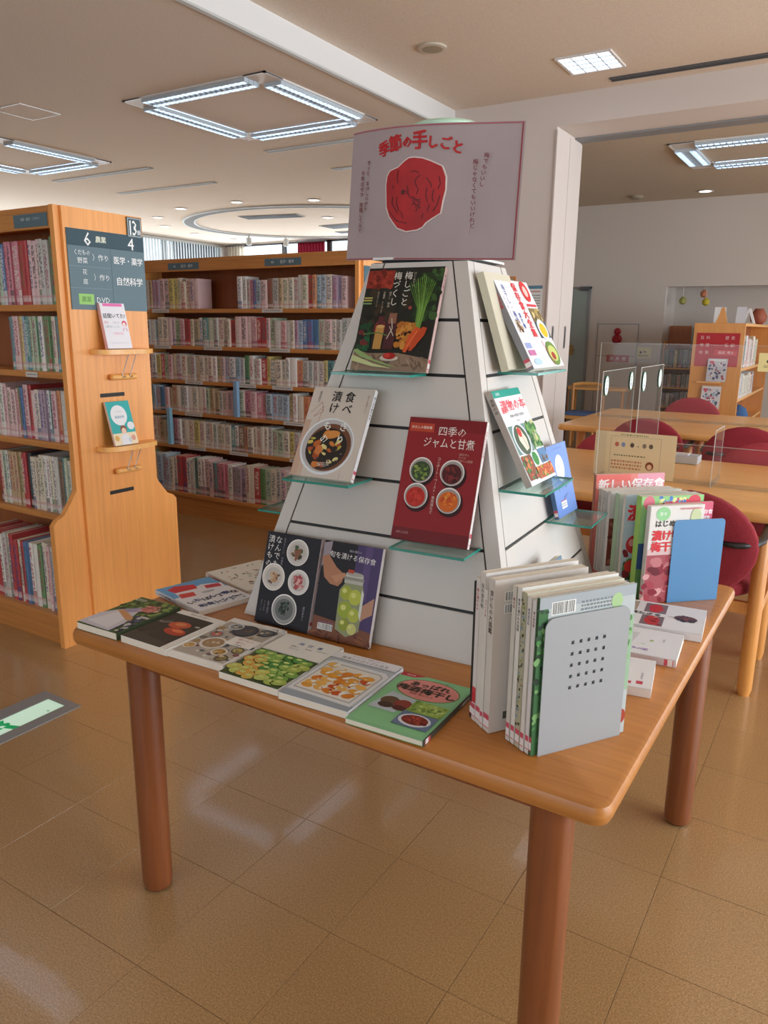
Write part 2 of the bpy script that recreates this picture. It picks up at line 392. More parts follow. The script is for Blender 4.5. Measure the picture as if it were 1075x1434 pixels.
# spines of shelved books: colour from the object, rows of ink marks, a call-number label
def spine_material():
    m, nt, b = new_mat('book_spine'); L = nt.links.new
    oi = nt.nodes.new('ShaderNodeObjectInfo'); tc = nt.nodes.new('ShaderNodeTexCoord')
    sp = nt.nodes.new('ShaderNodeSeparateXYZ'); L(tc.outputs['Object'], sp.inputs[0])
    def M(op, a, c, d=None):
        n = nt.nodes.new('ShaderNodeMath'); n.operation = op
        for i, x in enumerate((a, c, d)):
            if x is None: continue
            if isinstance(x, (int, float)): n.inputs[i].default_value = x
            else: L(x, n.inputs[i])
        return n.outputs[0]
    off = M('MULTIPLY', oi.outputs['Random'], 97.0)
    cb = nt.nodes.new('ShaderNodeCombineXYZ')
    L(M('MULTIPLY', sp.outputs['X'], 3.5), cb.inputs[0]); L(M('MULTIPLY', sp.outputs['Z'], 36.0), cb.inputs[2]); L(off, cb.inputs[1])
    n = nt.nodes.new('ShaderNodeTexNoise'); n.inputs['Scale'].default_value = 1.0; n.inputs['Detail'].default_value = 1.5; L(cb.outputs[0], n.inputs['Vector'])
    ink = M('GREATER_THAN', n.outputs['Fac'], 0.49)
    mid = M('LESS_THAN', M('ABSOLUTE', M('SUBTRACT', sp.outputs['X'], 0.5), 0.0), 0.3)
    top = M('MULTIPLY', M('GREATER_THAN', sp.outputs['Z'], 0.26), M('LESS_THAN', sp.outputs['Z'], 0.93))
    mask = M('MULTIPLY', M('MULTIPLY', ink, mid), top)
    # ink colour varies book to book
    wn = nt.nodes.new('ShaderNodeTexWhiteNoise'); wn.noise_dimensions = '1D'; L(off, wn.inputs['W'])
    rmp = nt.nodes.new('ShaderNodeValToRGB'); rmp.color_ramp.interpolation = 'CONSTANT'; e = rmp.color_ramp.elements
    cols = ['3a3a40', 'b03a44', '2f6f78', '58443a', '3a4f86', '4c7a4a', 'e8e4dc', 'a0446a']
    e[0].color = lin(cols[0]); e[1].position = 1/8; e[1].color = lin(cols[1])
    for i in range(2, 8): x = e.new(i/8); x.color = lin(cols[i])
    L(wn.outputs['Value'], rmp.inputs[0])
    m1 = nt.nodes.new('ShaderNodeMixRGB'); L(M('MULTIPLY', mask, 0.72), m1.inputs[0]); L(oi.outputs['Color'], m1.inputs[1]); L(rmp.outputs[0], m1.inputs[2])
    # coloured band at foot on some books
    wn2 = nt.nodes.new('ShaderNodeTexWhiteNoise'); wn2.noise_dimensions = '1D'; L(M('ADD', off, 5.3), wn2.inputs['W'])
    band = M('MULTIPLY', M('LESS_THAN', sp.outputs['Z'], 0.24), M('GREATER_THAN', wn2.outputs['Value'], 0.72))
    m2 = nt.nodes.new('ShaderNodeMixRGB'); L(M('MULTIPLY', band, 0.7), m2.inputs[0]); L(m1.outputs[0], m2.inputs[1]); L(rmp.outputs[0], m2.inputs[2])
    lab = M('MULTIPLY', M('GREATER_THAN', sp.outputs['Z'], 0.05), M('LESS_THAN', sp.outputs['Z'], 0.15))
    m3 = nt.nodes.new('ShaderNodeMixRGB'); L(M('MULTIPLY', lab, 0.6), m3.inputs[0]); L(m2.outputs[0], m3.inputs[1]); m3.inputs[2].default_value = lin('e6dedd')
    l2 = M('MULTIPLY', M('GREATER_THAN', sp.outputs['Z'], 0.11), lab)
    m4 = nt.nodes.new('ShaderNodeMixRGB'); L(M('MULTIPLY', l2, 0.35), m4.inputs[0]); L(m3.outputs[0], m4.inputs[1]); m4.inputs[2].default_value = lin('c44a58')
    L(m4.outputs[0], b.inputs['Base Color']); b.inputs['Roughness'].default_value = 0.45
    return m
M_SPINE = spine_material()
def objcolor_material():
    m, nt, b = new_mat('book_cover_board'); oi = nt.nodes.new('ShaderNodeObjectInfo')
    nt.links.new(oi.outputs['Color'], b.inputs['Base Color']); b.inputs['Roughness'].default_value = 0.4
    return m
M_OBJCOL = objcolor_material()
#==STRUCTURE==
# ------------------------------------------------------------------ floor: vinyl tiles 1/3 m, joints recessed
fl = struct('floor', MB().box((-13, -4, -0.12), (5, 13.75, -0.004)), M_JOINT)
TS = 1/3; X0 = -0.298; Y0 = 1.657; G = 0.0007
tile_me = MB().box((G, G, -0.0039), (TS-G, TS-G, 0), bev=0.0005).mesh('tile', M_TILE)
bm = bmesh.new(); bm.from_mesh(tile_me); bmesh.ops.recalc_face_normals(bm, faces=bm.faces); bm.to_mesh(tile_me); bm.free()
sign_rect = (-2.97+X0*0, 1.09, -2.505, 1.745)
def view(px, py, pz=0.0):
    c = SC.camera.matrix_world.inverted() @ Vector((px, py, pz))
    if c.z > -0.3: return None
    return 537.5+1065.94*c.x/-c.z, 717-1065.94*c.y/-c.z
cells = []
for i in range(-38, 16):
    for j in range(-17, 37):
        x = X0+i*TS; y = Y0+j*TS
        if x < -13 or x+TS > 5 or y < -4 or y+TS > 13.75: continue
        p = view(x+TS/2, y+TS/2)
        near = p is not None and -260 < p[0] < 1335 and 300 < p[1] < 1720
        cells.append((0 if near else 1, math.hypot(x+TS/2, y+TS/2), x, y))
cells.sort()
far_tiles = MB()
for n, (k, d, x, y) in enumerate(cells):
    if k == 0 and n < 300:
        o = D.objects.new('tile', tile_me); COL.objects.link(o); o.parent = fl; o.location = (x, y, 0)
        o.rotation_euler = (random.gauss(0, 0.0009), random.gauss(0, 0.0009), 0)
    else:
        far_tiles.add([(x+G, y+G, 0), (x+TS-G, y+G, 0), (x+TS-G, y+TS-G, 0), (x+G, y+TS-G, 0)], [(0, 1, 2, 3)])
ft = far_tiles.build('distant_tiles', M_TILE, fl); ft['kind'] = 'stuff'

# ------------------------------------------------------------------ shell
CL, CR, CF = 3.30, 3.47, 3.25
struct('ceiling', MB().box((-13, -4, CL), (-3.56, 13.75, CL+.3)), M_CEIL)
struct('ceiling_main', MB().box((-3.56, -4, CR), (5, 7.6, CR+.13)), M_CEIL)
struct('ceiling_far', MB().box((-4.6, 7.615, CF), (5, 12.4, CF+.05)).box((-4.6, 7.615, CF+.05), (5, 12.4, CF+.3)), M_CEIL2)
struct('trim_1', MB().box((-3.59, -4, CL-.012), (-3.555, 6.94, CL+.02)), M_LIGHTGREY)
struct('ceiling_step', MB().box((-3.562, -4, CL+.0), (-3.552, 6.94, CR)), M_WHITE)
# wall with the folding-wall pocket, header over the wide opening
struct('wall_pier', MB().box((-4.6, 6.94, 0), (-2.55, 7.615, CR)), M_WALL)
struct('wall_header', MB().box((-2.55, 6.94, 3.22), (5, 7.615, CR)), M_WALL)
struct('trim_2', MB().box((-2.55, 7.42, 3.205), (5, 7.60, 3.222)), M_GREY)
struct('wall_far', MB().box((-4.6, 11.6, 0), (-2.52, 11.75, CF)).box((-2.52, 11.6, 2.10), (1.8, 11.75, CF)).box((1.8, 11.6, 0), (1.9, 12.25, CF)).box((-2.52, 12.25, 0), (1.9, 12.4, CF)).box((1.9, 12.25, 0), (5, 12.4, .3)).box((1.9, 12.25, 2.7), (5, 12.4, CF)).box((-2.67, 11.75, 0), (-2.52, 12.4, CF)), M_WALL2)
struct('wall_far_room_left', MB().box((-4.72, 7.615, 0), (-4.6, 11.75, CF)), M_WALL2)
# long window wall far left
struct('wall_back', MB().box((-13, 13.75, 0), (-12.48, 13.95, CL)).box((-12.48, 13.75, 0), (-6.0, 13.95, .9)).box((-6.0, 13.75, 0), (-4.6, 13.95, CL)).box((-12.48, 13.75, 3.285), (-6, 13.95, CL)), M_WALL)
struct('wall_left', MB().box((-13.1, -4, 0), (-12.95, 4.0, CL)).box((-13.1, 4.0, 0), (-12.95, 13.75, .25)).box((-13.1, 4.0, 3.27), (-12.95, 13.75, CL)), M_WALL)
struct('wall_camera_side', MB().box((-13, -4.15, 0), (5, -4, .8)).box((-13, -4.15, 2.7), (5, -4, CR)).box((-13, -4.15, .8), (-5, -4, 2.7)).box((3, -4.15, .8), (5, -4, 2.7)), M_WALL)
struct('wall_right', MB().box((5, -4, 0), (5.15, 12.4, .3)).box((5, -4, 2.7), (5.15, 12.4, CR)).box((5, -4, .3), (5.15, .3, 2.7)).box((5, 6.3, .3), (5.15, 7.9, 2.7)).box((5, 11.3, .3), (5.15, 12.4, 2.7)), M_WALL)
struct('wall_divider', MB().box((-4.75, 11.75, 0), (-4.6, 13.75, CL)), M_WALL)

def window(name, x0, x1, z0, z1, y, mull, m=M_DGREY):
    t = D.objects.new(name, None); COL.objects.link(t); t['kind'] = 'structure'
    fr = MB().box((x0, y, z0), (x1, y+.06, z0+.05)).box((x0, y, z1-.03), (x1, y+.06, z1))
    for q in mull: fr.box((q-.05, y, z0), (q+.05, y+.06, z1))
    fr.build('window_frame', m, t)
    e = sorted(mull)
    for a, b in zip(e, e[1:]): box('pane', (a+.05, y+.025, z0+.05), (b-.05, y+.031, z1-.03), M_PANE, t)
window('window_1', -12.48, -6.0, .9, 3.285, 13.78, [-12.43, -11.17, -9.95, -8.6, -7.3, -6.05])
t = D.objects.new('window_2', None); COL.objects.link(t); t['kind'] = 'structure'
f = MB()
for q in range(7): f.box((-13.05, 4.0+q*1.6, .25), (-12.99, 4.1+q*1.6, 3.27))
f.build('window_frame', M_LIGHTGREY, t)
for q in range(6): box('pane', (-13.03, 4.1+q*1.6, .25), (-13.024, 5.6+q*1.6, 3.27), M_PANE, t)
def window_side(name, a0, a1, axis, pos, n, zb=.8):
    t = D.objects.new(name, None); COL.objects.link(t); t['kind'] = 'structure'
    st = (a1-a0)/n; f = MB()
    for q in range(n+1):
        c = a0+q*st
        f.box((c-.03, pos, zb), (c+.03, pos+.06, 2.7)) if axis == 'x' else f.box((pos, c-.03, zb), (pos+.06, c+.03, 2.7))
    f.build('window_frame', M_LIGHTGREY, t)
    for q in range(n):
        c = a0+q*st
        if axis == 'x': box('pane', (c+.03, pos+.02, zb), (c+st-.03, pos+.026, 2.7), M_PANE, t)
        else: box('pane', (pos+.02, c+.03, zb), (pos+.026, c+st-.03, 2.7), M_PANE, t)
window_side('window_3', .3, 6.3, 'y', 5.04, 4, .3)
window_side('window_4', 7.9, 11.3, 'y', 5.04, 2, .3)
window_side('added_window', 1.9, 4.9, 'x', 12.3, 2, .3)  # unseen end window, added with its light to brighten floor and reading tables
window_side('window_5', -5, 3, 'x', -4.1, 5)

# vertical blinds (left wall and the start of the far wall) and the maroon curtain
def translucent(name, c, amt=0.5):
    m, nt, b = new_mat(name); nt.nodes.remove(b); out = nt.nodes['Material Output']
    d = nt.nodes.new('ShaderNodeBsdfDiffuse'); d.inputs[0].default_value = lin(c)
    t = nt.nodes.new('ShaderNodeBsdfTranslucent'); t.inputs[0].default_value = lin(c)
    mx = nt.nodes.new('ShaderNodeMixShader'); mx.inputs[0].default_value = amt
    nt.links.new(d.outputs[0], mx.inputs[1]); nt.links.new(t.outputs[0], mx.inputs[2]); nt.links.new(mx.outputs[0], out.inputs[0]); return m
M_BLIND = translucent('blind_fabric', 'e9eef0', 0.6)
M_CURT = translucent('maroon_curtain', '7a2030', 0.25)
bl = thing('vertical_blind', 'white vertical slat blind along the left window wall behind the bookcases', 'blind', (-12.85, 9.0, .1))
box('headrail', (-.03, -5, 3.14), (.03, 4.7, 3.19), M_LIGHTGREY, bl)
s = MB()
for k in range(120):
    y = -4.95+k*.08; a = R(25)
    s.add([(0.035*math.sin(a), y-.042*math.cos(a), 0.1), (-0.035*math.sin(a), y+.042*math.cos(a), 0.1), (-0.035*math.sin(a), y+.042*math.cos(a), 3.14), (0.035*math.sin(a), y-.042*math.cos(a), 3.14)], [(0, 1, 2, 3)])
o = s.build('slats', M_BLIND, bl, fixn=False); o['kind'] = 'stuff'
def pleats(name, x0, x1, y, z0, z1, m, n, parent):
    s = MB(); N = n*6; vs = []
    for i in range(N+1):
        x = x0+(x1-x0)*i/N; yy = y+0.045*math.sin(2*math.pi*n*i/N); vs += [(x, yy, z0), (x, yy, z1)]
    s.add(vs, [(2*i, 2*i+2, 2*i+3, 2*i+1) for i in range(N)]); return s.build(name, m, parent, smooth=True, fixn=False)
cu = thing('window_curtain', 'maroon gathered curtain hanging between two panes of the far window', 'curtain', (-10.28, 13.6, .5))
pleats('curtain_cloth', -.36, .36, 0, 0, 2.74, M_CURT, 9, cu); box('curtain_rail', (-.4, -.02, 2.74), (.4, .02, 2.77), M_DGREY, cu)
cu = thing('window_curtain', 'pale beige gathered blind in the far corner left of the window', 'curtain', (-12.35, 13.6, .5))
pleats('curtain_cloth', -.3, .2, 0, 0, 2.74, translucent('beige_curtain', 'cfc8bb', .3), 6, cu); box('curtain_rail', (-.34, -.02, 2.74), (.24, .02, 2.77), M_DGREY, cu)

# ------------------------------------------------------------------ ceiling fittings
M_TUBE = emit('fluorescent_tube', 'dbeaff', 7.0)
M_REFL = mat('lamp_reflector', 'c0ccd6', 0.3)
M_LOUV = mat('louvre_blade', 'c0ccd6', 0.35)
M_PLATE = mat('lamp_corner_plate', 'd9cfc6', 0.45)
def ring_light(x0, y0, x1, y1, z, label, sw=.16, E=9, dens=.055, lit=True):
    """square ring of four louvred strips round a blank board"""
    cx, cy = (x0+x1)/2, (y0+y1)/2; hx, hy = (x1-x0)/2, (y1-y0)/2
    t = thing('ceiling_light', label, 'light', (cx, cy, z), group='square ceiling lights')
    fr = MB()
    for a, b in (((-hx, -hy, -.012), (hx, -hy+.02, .001)), ((-hx, hy-.02, -.012), (hx, hy, .001)), ((-hx, -hy, -.012), (-hx+.02, hy, .001)), ((hx-.02, -hy, -.012), (hx, hy, .001))): fr.box(a, b)
    fr.build('frame', M_WHITE, t)
    C = sw+.05
    for sx in (-1, 1):
        for sy in (-1, 1):
            a = (sx*hx, sy*hy); b = (sx*(hx-C), sy*(hy-C))
            box('corner_plate', (min(a[0], b[0]), min(a[1], b[1]), -.010), (max(a[0], b[0]), max(a[1], b[1]), -.002), M_PLATE, t)
    for side in range(4):
        if side < 2:
            s_ = -1 if side == 0 else 1; L = hx-C
            M = Matrix.Translation((0, s_*(hy-.02-sw/2), 0))
        else:
            s_ = -1 if side == 2 else 1; L = hy-C
            M = Matrix.Translation((s_*(hx-.02-sw/2), 0, 0)) @ Matrix.Rotation(math.pi/2, 4, 'Z')
        MB().box((-L, -sw/2, -.004), (L, sw/2, -.001)).build('reflector', M_REFL, t, M=M)
        tb = MB()
        for q in (-sw*.33, sw*.33): tb.box((-L+.02, q-.014, -.022), (L-.02, q+.014, -.006))
        tb.build('lamp_tube', M_TUBE, t, M=M)
        lv = MB(); k = -L
        while k < L: lv.box((k-.004, -sw/2, -.038), (k+.004, sw/2, -.008)); k += dens
        for q in (-sw/2, -sw/6, sw/6, sw/2): lv.box((-L, q-.003, -.038), (L, q+.003, -.008))
        lv.build('louvre', M_LOUV, t, M=M)
    return t
ring_light(-5.50, 4.72, -3.97, 6.25, CL, 'square ring light over the bookcase aisle, the large one beside the ceiling step')
ring_light(-9.05, 4.90, -7.58, 6.30, CL, 'square ring light at the left edge, above the left bookcase')
ring_light(-1.90, 8.20, -0.60, 9.50, CF, 'square ring light in the far reading room beyond the header', sw=.2)
ring_light(-5.50, 1.20, -3.97, 2.73, CL, 'square ring light over the aisle nearer the camera, seen only in the floor')
t = thing('ceiling_light', 'small square recessed light near the opening header', 'light', (-2.065, 6.25, CR), group='small ceiling lights')
fr = MB()
for a, b in (((-.21, -.21, -.012), (.21, -.19, .001)), ((-.21, .19, -.012), (.21, .21, .001)), ((-.21, -.19, -.012), (-.19, .19, .001)), ((.19, -.19, -.012), (.21, .19, .001))): fr.box(a, b)
fr.build('frame', M_WHITE, t); box('diffuser', (-.19, -.19, -.004), (.19, .19, -.001), emit('lamp_diffuser', 'e6f0ff', 2.2), t)
lv = MB()
for q in (-.095, 0, .095): lv.box((q-.004, -.19, -.011), (q+.004, .19, -.005)).box((-.19, q-.004, -.011), (.19, q+.004, -.005))
lv.build('louvre', M_LOUV, t)
M_DOWN = emit('downlight_lens', 'fff6ea', 4.0)
def downlight(x, y, z, label, r=.075):
    t = thing('downlight', label, 'light', (x, y, z), group='round downlights')
    MB().lathe([(r+.025, -.008), (r+.02, -.012), (r, -.012), (r, -.002)], n=20).build('trim_ring', M_WHITE, t)
    MB().lathe([(r-.004, -.010), (r*.5, -.016), (.01, -.018)], n=16).build('lens', M_DOWN, t)
for x, y, l in [(-8.27, 9.12, 'third from the left in the arc of downlights before the round track'), (-7.13, 9.51, 'rightmost of the arc, just before the poster'), (-9.51, 9.19, 'second from the left in front of the round ceiling track'),
                (-10.62, 9.73, 'left of the round ceiling track, above the left blinds'), (-11.42, 10.63, 'small one low over the left blinds beside the track'), (-11.80, 11.75, 'farther one over the corner blinds'), (-11.81, 12.9, 'farthest one, close to the window head'), (-8.02, 11.08, 'inside the round ceiling track')]:
    downlight(x, y, CL, 'recessed downlight, '+l)
downlight(-2.03, 11.05, CF, 'lit downlight in the reading room ceiling by the far wall')
# round curtain track
t = thing('ceiling_track', 'dark round curtain track set in the ceiling before the far windows', 'track', (-8.7, 11.62, CL))
MS = Matrix.Diagonal((1, .84, 1, 1))
n = 96; vs = []; fs = []
for k in range(n):
    a = 2*math.pi*k/n
    for r, z in ((2.46, -.001), (2.46, -.02), (2.28, -.02), (2.28, -.001)): vs.append(MS @ Vector((r*math.cos(a), r*math.sin(a), z)))
for k in range(n):
    for q in range(4): fs.append((k*4+q, k*4+(q+1) % 4, ((k+1) % n)*4+(q+1) % 4, ((k+1) % n)*4+q))
m = MB(); m.add(vs, fs); m.build('rail_band', mat('track_band', '6e6c6a', .7), t)
for rr, nm in ((2.475, 'outer_lip'), (2.265, 'inner_lip')):
    m = MB(); vs = []; fs = []
    for k in range(n):
        a = 2*math.pi*k/n
        for r, z in ((rr+.015, -.001), (rr+.015, -.024), (rr-.015, -.024), (rr-.015, -.001)): vs.append(MS @ Vector((r*math.cos(a), r*math.sin(a), z)))
    for k in range(n):
        for q in range(4): fs.append((k*4+q, k*4+(q+1) % 4, ((k+1) % n)*4+(q+1) % 4, ((k+1) % n)*4+q))
    m.add(vs, fs); m.build(nm, M_LIGHTGREY, t)
for i, (x, y, l) in enumerate([(-10.9, 12.35, 'left'), (-10.35, 12.85, 'right')]):
    t = thing('track_spotlight', 'small pale spotlight hanging from the round track, the %s one' % l, 'spotlight', (x, y, CL-.02))
    MB().lathe([(.015, 0), (.015, -.06)], n=8).build('stem', M_LIGHTGREY, t); MB().lathe([(.05, -.05), (.06, -.17), (.045, -.19)], n=14).build('lamp_head', M_LIGHTGREY, t)
# air slots, grilles, hatch, detectors
def slot(x0, x1, y, z, label, m=M_LIGHTGREY):
    t = thing('air_slot', label, 'vent', ((x0+x1)/2, y, z)); L = (x1-x0)/2
    MB().box((-L, -.045, -.012), (L, -.028, .001)).box((-L, .028, -.012), (L, .045, .001)).box((-L, -.006, -.010), (L, .006, .001)).build('frame', m, t)
    box('opening', (-L, -.028, -.003), (L, .028, -.001), M_DGREY, t)
slot(-9.22, -7.43, 6.74, CL, 'linear air slot in the ceiling above the left bookcase, the nearer')
slot(-9.26, -7.42, 7.79, CL, 'linear air slot in the ceiling above the left bookcase, the farther')
slot(-5.68, -4.3, 6.75, CL, 'linear air slot beyond the large ring light, beside the poster top')
slot(-5.6, -4.4, 7.85, CL, 'short linear air slot just left of the poster')
slot(-2.05, 1.2, 6.73, CR, 'dark linear air slot along the opening header', M_DGREY)
def grille(x, y, z, a, b, rz, label):
    t = thing('ceiling_grille', label, 'vent', (x, y, z), R(rz)); MB().box((-a, -b, -.012), (a, b, -.002)).build('grille_plate', M_GREY, t)
    m = MB(); k = -b+.04
    while k < b-.02: m.box((-a+.03, k, -.02), (a-.03, k+.02, -.012)); k += .06
    m.build('grille_blades', M_DGREY, t)
grille(-8.8, 10.55, CL, .55, .16, 12, 'long dark grille inside the round ceiling track')
grille(-8.3, 12.1, CL, .5, .22, 0, 'wide dark grille inside the track next to the poster')
grille(-8.9, 12.9, CL, .18, .12, 0, 'little dark grille near the window head')
t = thing('access_hatch', 'flush square access hatch with pale metal edge, top left ceiling', 'hatch', (-6.51, 4.53, CL))
fr = MB()
for a, b in (((-.2, -.2, -.006), (.2, -.188, .001)), ((-.2, .188, -.006), (.2, .2, .001)), ((-.2, -.188, -.006), (-.188, .188, .001)), ((.188, -.188, -.006), (.2, .188, .001))): fr.box(a, b)
fr.build('frame', M_WHITE, t); box('panel', (-.186, -.186, -.004), (.186, .186, -.001), M_CEIL, t)
t = thing('ceiling_speaker', 'round beige ceiling speaker above the display poster', 'speaker', (-2.954, 5.378, CR))
MB().lathe([(.105, -.001), (.105, -.012), (.09, -.016)], n=28).build('trim_ring', mat('beige_ring', 'c9bfae', .6), t); MB().lathe([(.088, -.015), (.05, -.018), (.01, -.018)], n=24).build('speaker_cloth', mat('speaker_cloth', 'a89a84', .9, bump=.4, bscale=400), t)
t = thing('smoke_detector', 'flat round detector on the reading room ceiling', 'detector', (-2.9, 11.05, CF)); MB().lathe([(.09, -.001), (.085, -.03), (.05, -.045)], n=20).build('detector_body', mat('beige_detector', '9a8d7b', .7), t)

# pull handles of the pocket doors in the pier, pictures on the pier
for i, y in enumerate((7.09, 7.44)):
    t = thing('recessed_handle', 'grey recessed pull handle in the folding wall pocket, %s' % ('the nearer' if i == 0 else 'the farther'), 'handle', (-2.5375, y, 1.425))
    box('handle_plate', (0, -.022, -.105), (.004, .022, .105), M_STEEL, t); box('finger_slot', (.004, -.010, -.09), (.0055, .010, .09), M_DGREY, t)
for y in (7.09, 7.435): box('door_leaf', (-2.5495, y-.168, .02), (-2.5378, y+.168, 3.19), M_WALL, D.objects['wall_pier'])
t = thing('picture_frame', 'small wooden framed notice on the pier wall behind the display', 'picture', (-2.985, 6.938, 1.9), 0)
fr = MB()
for a, b in (((-.12, -.02, -.075), (.12, 0, -.06)), ((-.12, -.02, .06), (.12, 0, .075)), ((-.12, -.02, -.06), (-.105, 0, .06)), ((.105, -.02, -.06), (.12, 0, .06))): fr.box(a, b)
fr.build('frame', W_SHELF_X, t); box('mount', (-.105, -.008, -.06), (.105, -.001, .06), mat('cream_mount', 'd9cdb6', .8), t)
def sheet(name, label, cat, W, H, M, col, thick=0.002, m=None):
    t = thing(name, label, cat, M=M); MB().box((0, 0, -thick), (W, H, 0)).build('sheet', m or cover_mat(col), t); return t, Print(W, H)
t, p = sheet('notice_sheet', 'white printed notice with a blue heading on the pier wall', 'notice', .2, .29, frame((1, 0, 0), (0, 0, 1), (-2.80, 6.934, 1.60)), 'e2e4e4')
p.rect(0, .9, 1, 1, '5d87a0'); p.scrib(.1, .78, .9, .86, 'b04a4a', 1); p.scrib(.1, .1, .92, .74, '54606a', 8, .4); p.build('print', t)

# ------------------------------------------------------------------ far wall details
t = thing('door_1', None, None, (-3.82, 11.6, 0)); del_ = None
t['kind'] = 'structure'
MB().box((-.22, -.03, 0), (-.20, 0, 2.12)).box((.20, -.03, 0), (.235, 0, 2.12)).box((-.22, -.03, 2.09), (.235, 0, 2.12)).build('door_frame', M_GREY, t)
box('door_leaf', (-.20, -.02, .01), (.20, -.002, 2.09), mat('grey_green_door', '9aa5a0', .5), t)
MB().box((-.08, -.03, 1.12), (.02, -.02, 1.27)).tube([(-.03, -.03, 1.2), (-.03, -.07, 1.2), (.06, -.07, 1.2)], .01).build('door_handle', mat('brass_handle', 'a88a5a', .3, metal=.7), t)
box('door_closer', (.1, -.08, 2.06), (.22, -.03, 2.12), M_DGREY, t)
t = thing('hydrant_cabinet', 'flush grey fire hydrant cabinet with two red lamps in the far wall', 'cabinet', (-3.15, 11.598, .3))
box('cabinet_door', (-.29, -.012, 0), (.29, 0, .82), M_WALL2, t); box('cabinet_door', (-.29, -.012, .83), (.29, 0, 1.28), M_WALL2, t)
rim = MB()
for a, b in (((-.30, -.014, -.01), (-.29, 0, 1.29)), ((.29, -.014, -.01), (.30, 0, 1.29)), ((-.3, -.014, 1.28), (.3, 0, 1.29)), ((-.3, -.014, .82), (.3, 0, .83))): rim.box(a, b)
rim.build('rim', M_GREY, t)
for z, r, n_ in ((1.18, .05, 'small_lamp'), (1.07, .07, 'alarm_button')):
    MB().lathe([(r, 0), (r, .02), (r*.6, .04)], n=20, M=Matrix.Translation((.0, -.012, z)) @ Matrix.Rotation(math.pi/2, 4, 'X')).build(n_, mat('red_lens', 'a01828', .3), t)
t2, p = sheet('red_label', 'red label with white characters on the hydrant cabinet door', 'label', .33, .1, frame((1, 0, 0), (0, 0, 1), (-3.285, 11.583, 1.04)), 'b42030')
p.text('消火栓', .5, .5, .62, 'f0e4e0', sx=1.0, track=1.5, bold=.02); p.build('lettering', t2)
t2, p = sheet('cream_notice', 'small cream notice with dark drawing right of the hydrant cabinet', 'notice', .23, .16, frame((1, 0, 0), (0, 0, 1), (-2.875, 11.59, 1.10)), 'e3dcae')
p.ell(.35, .55, .07, .07, '4a4438').ell(.6, .6, .06, .05, '4a4438').scrib(.2, .15, .85, .35, '6a5f4a', 2); p.build('print', t2)
# hanging paper ornaments in the niche
def ornament(x, y, z, label, cols):
    t = thing('hanging_ornament', label, 'ornament', (x, y, z)); MB().tube([(0, 0, 0), (0, 0, 2.10-z)], .003, 5).build('thread', M_WHITE, t)
    MB().lathe([(.01, -.0), (.05, -.04), (.045, -.09), (.01, -.11)], n=12).build('paper_fruit', mat('orn_'+label[:6], cols[1], .7), t); return t
ornament(-2.03, 11.70, 2.06, 'orange paper ornament hanging in the niche opening', ('', 'c07a5a'))
ornament(-1.99, 11.66, 1.95, 'yellow paper ornament hanging under the orange one', ('y', 'c0b030'))
ornament(-2.30, 11.68, 1.97, 'greenish paper ornament hanging left in the niche', ('', 'a0a058'))
#==FURNITURE==
# ------------------------------------------------------------------ shelved books
def shelf_book_mesh():
    m = MB()
    # spine, slightly rounded, faces -y
    m.add([(0, .02, 0), (.25, 0, 0), (.75, 0, 0), (1, .02, 0), (0, .02, 1), (.25, 0, 1), (.75, 0, 1), (1, .02, 1)], [(0, 1, 5, 4), (1, 2, 6, 5), (2, 3, 7, 6)], 0)
    m.box((0, .02, 0), (.09, 1, 1), 1).box((.91, .02, 0), (1, 1, 1), 1).box((.09, .02, .012), (.91, .985, .985), 2)
    return m.mesh('shelf_book', [M_SPINE, M_OBJCOL, M_PAGE])
BOOKME = shelf_book_mesh()
PAL = [('cream', 'e2d8c8', 18), ('white', 'ebe9e6', 18), ('pale pink', 'e2c4c6', 11), ('pale grey', 'c9c8c4', 11), ('pink', 'd48a9a', 4), ('red', 'bc4a4c', 3), ('teal', '68999a', 4), ('pale green', 'b8c8b0', 6),
       ('green', '6f9668', 2), ('pale blue', 'b0c4d4', 6), ('blue', '5f7fae', 2), ('yellow', 'd8c880', 3), ('orange', 'd4966a', 3), ('tan', 'c4ac8a', 5), ('dark', '44424a', 1), ('mauve', 'b3a0b4', 3), ('brown', '8c705e', 1)]
PN = [p[0] for p in PAL]; PH = {p[0]: p[1] for p in PAL}; PW = [p[2] for p in PAL]
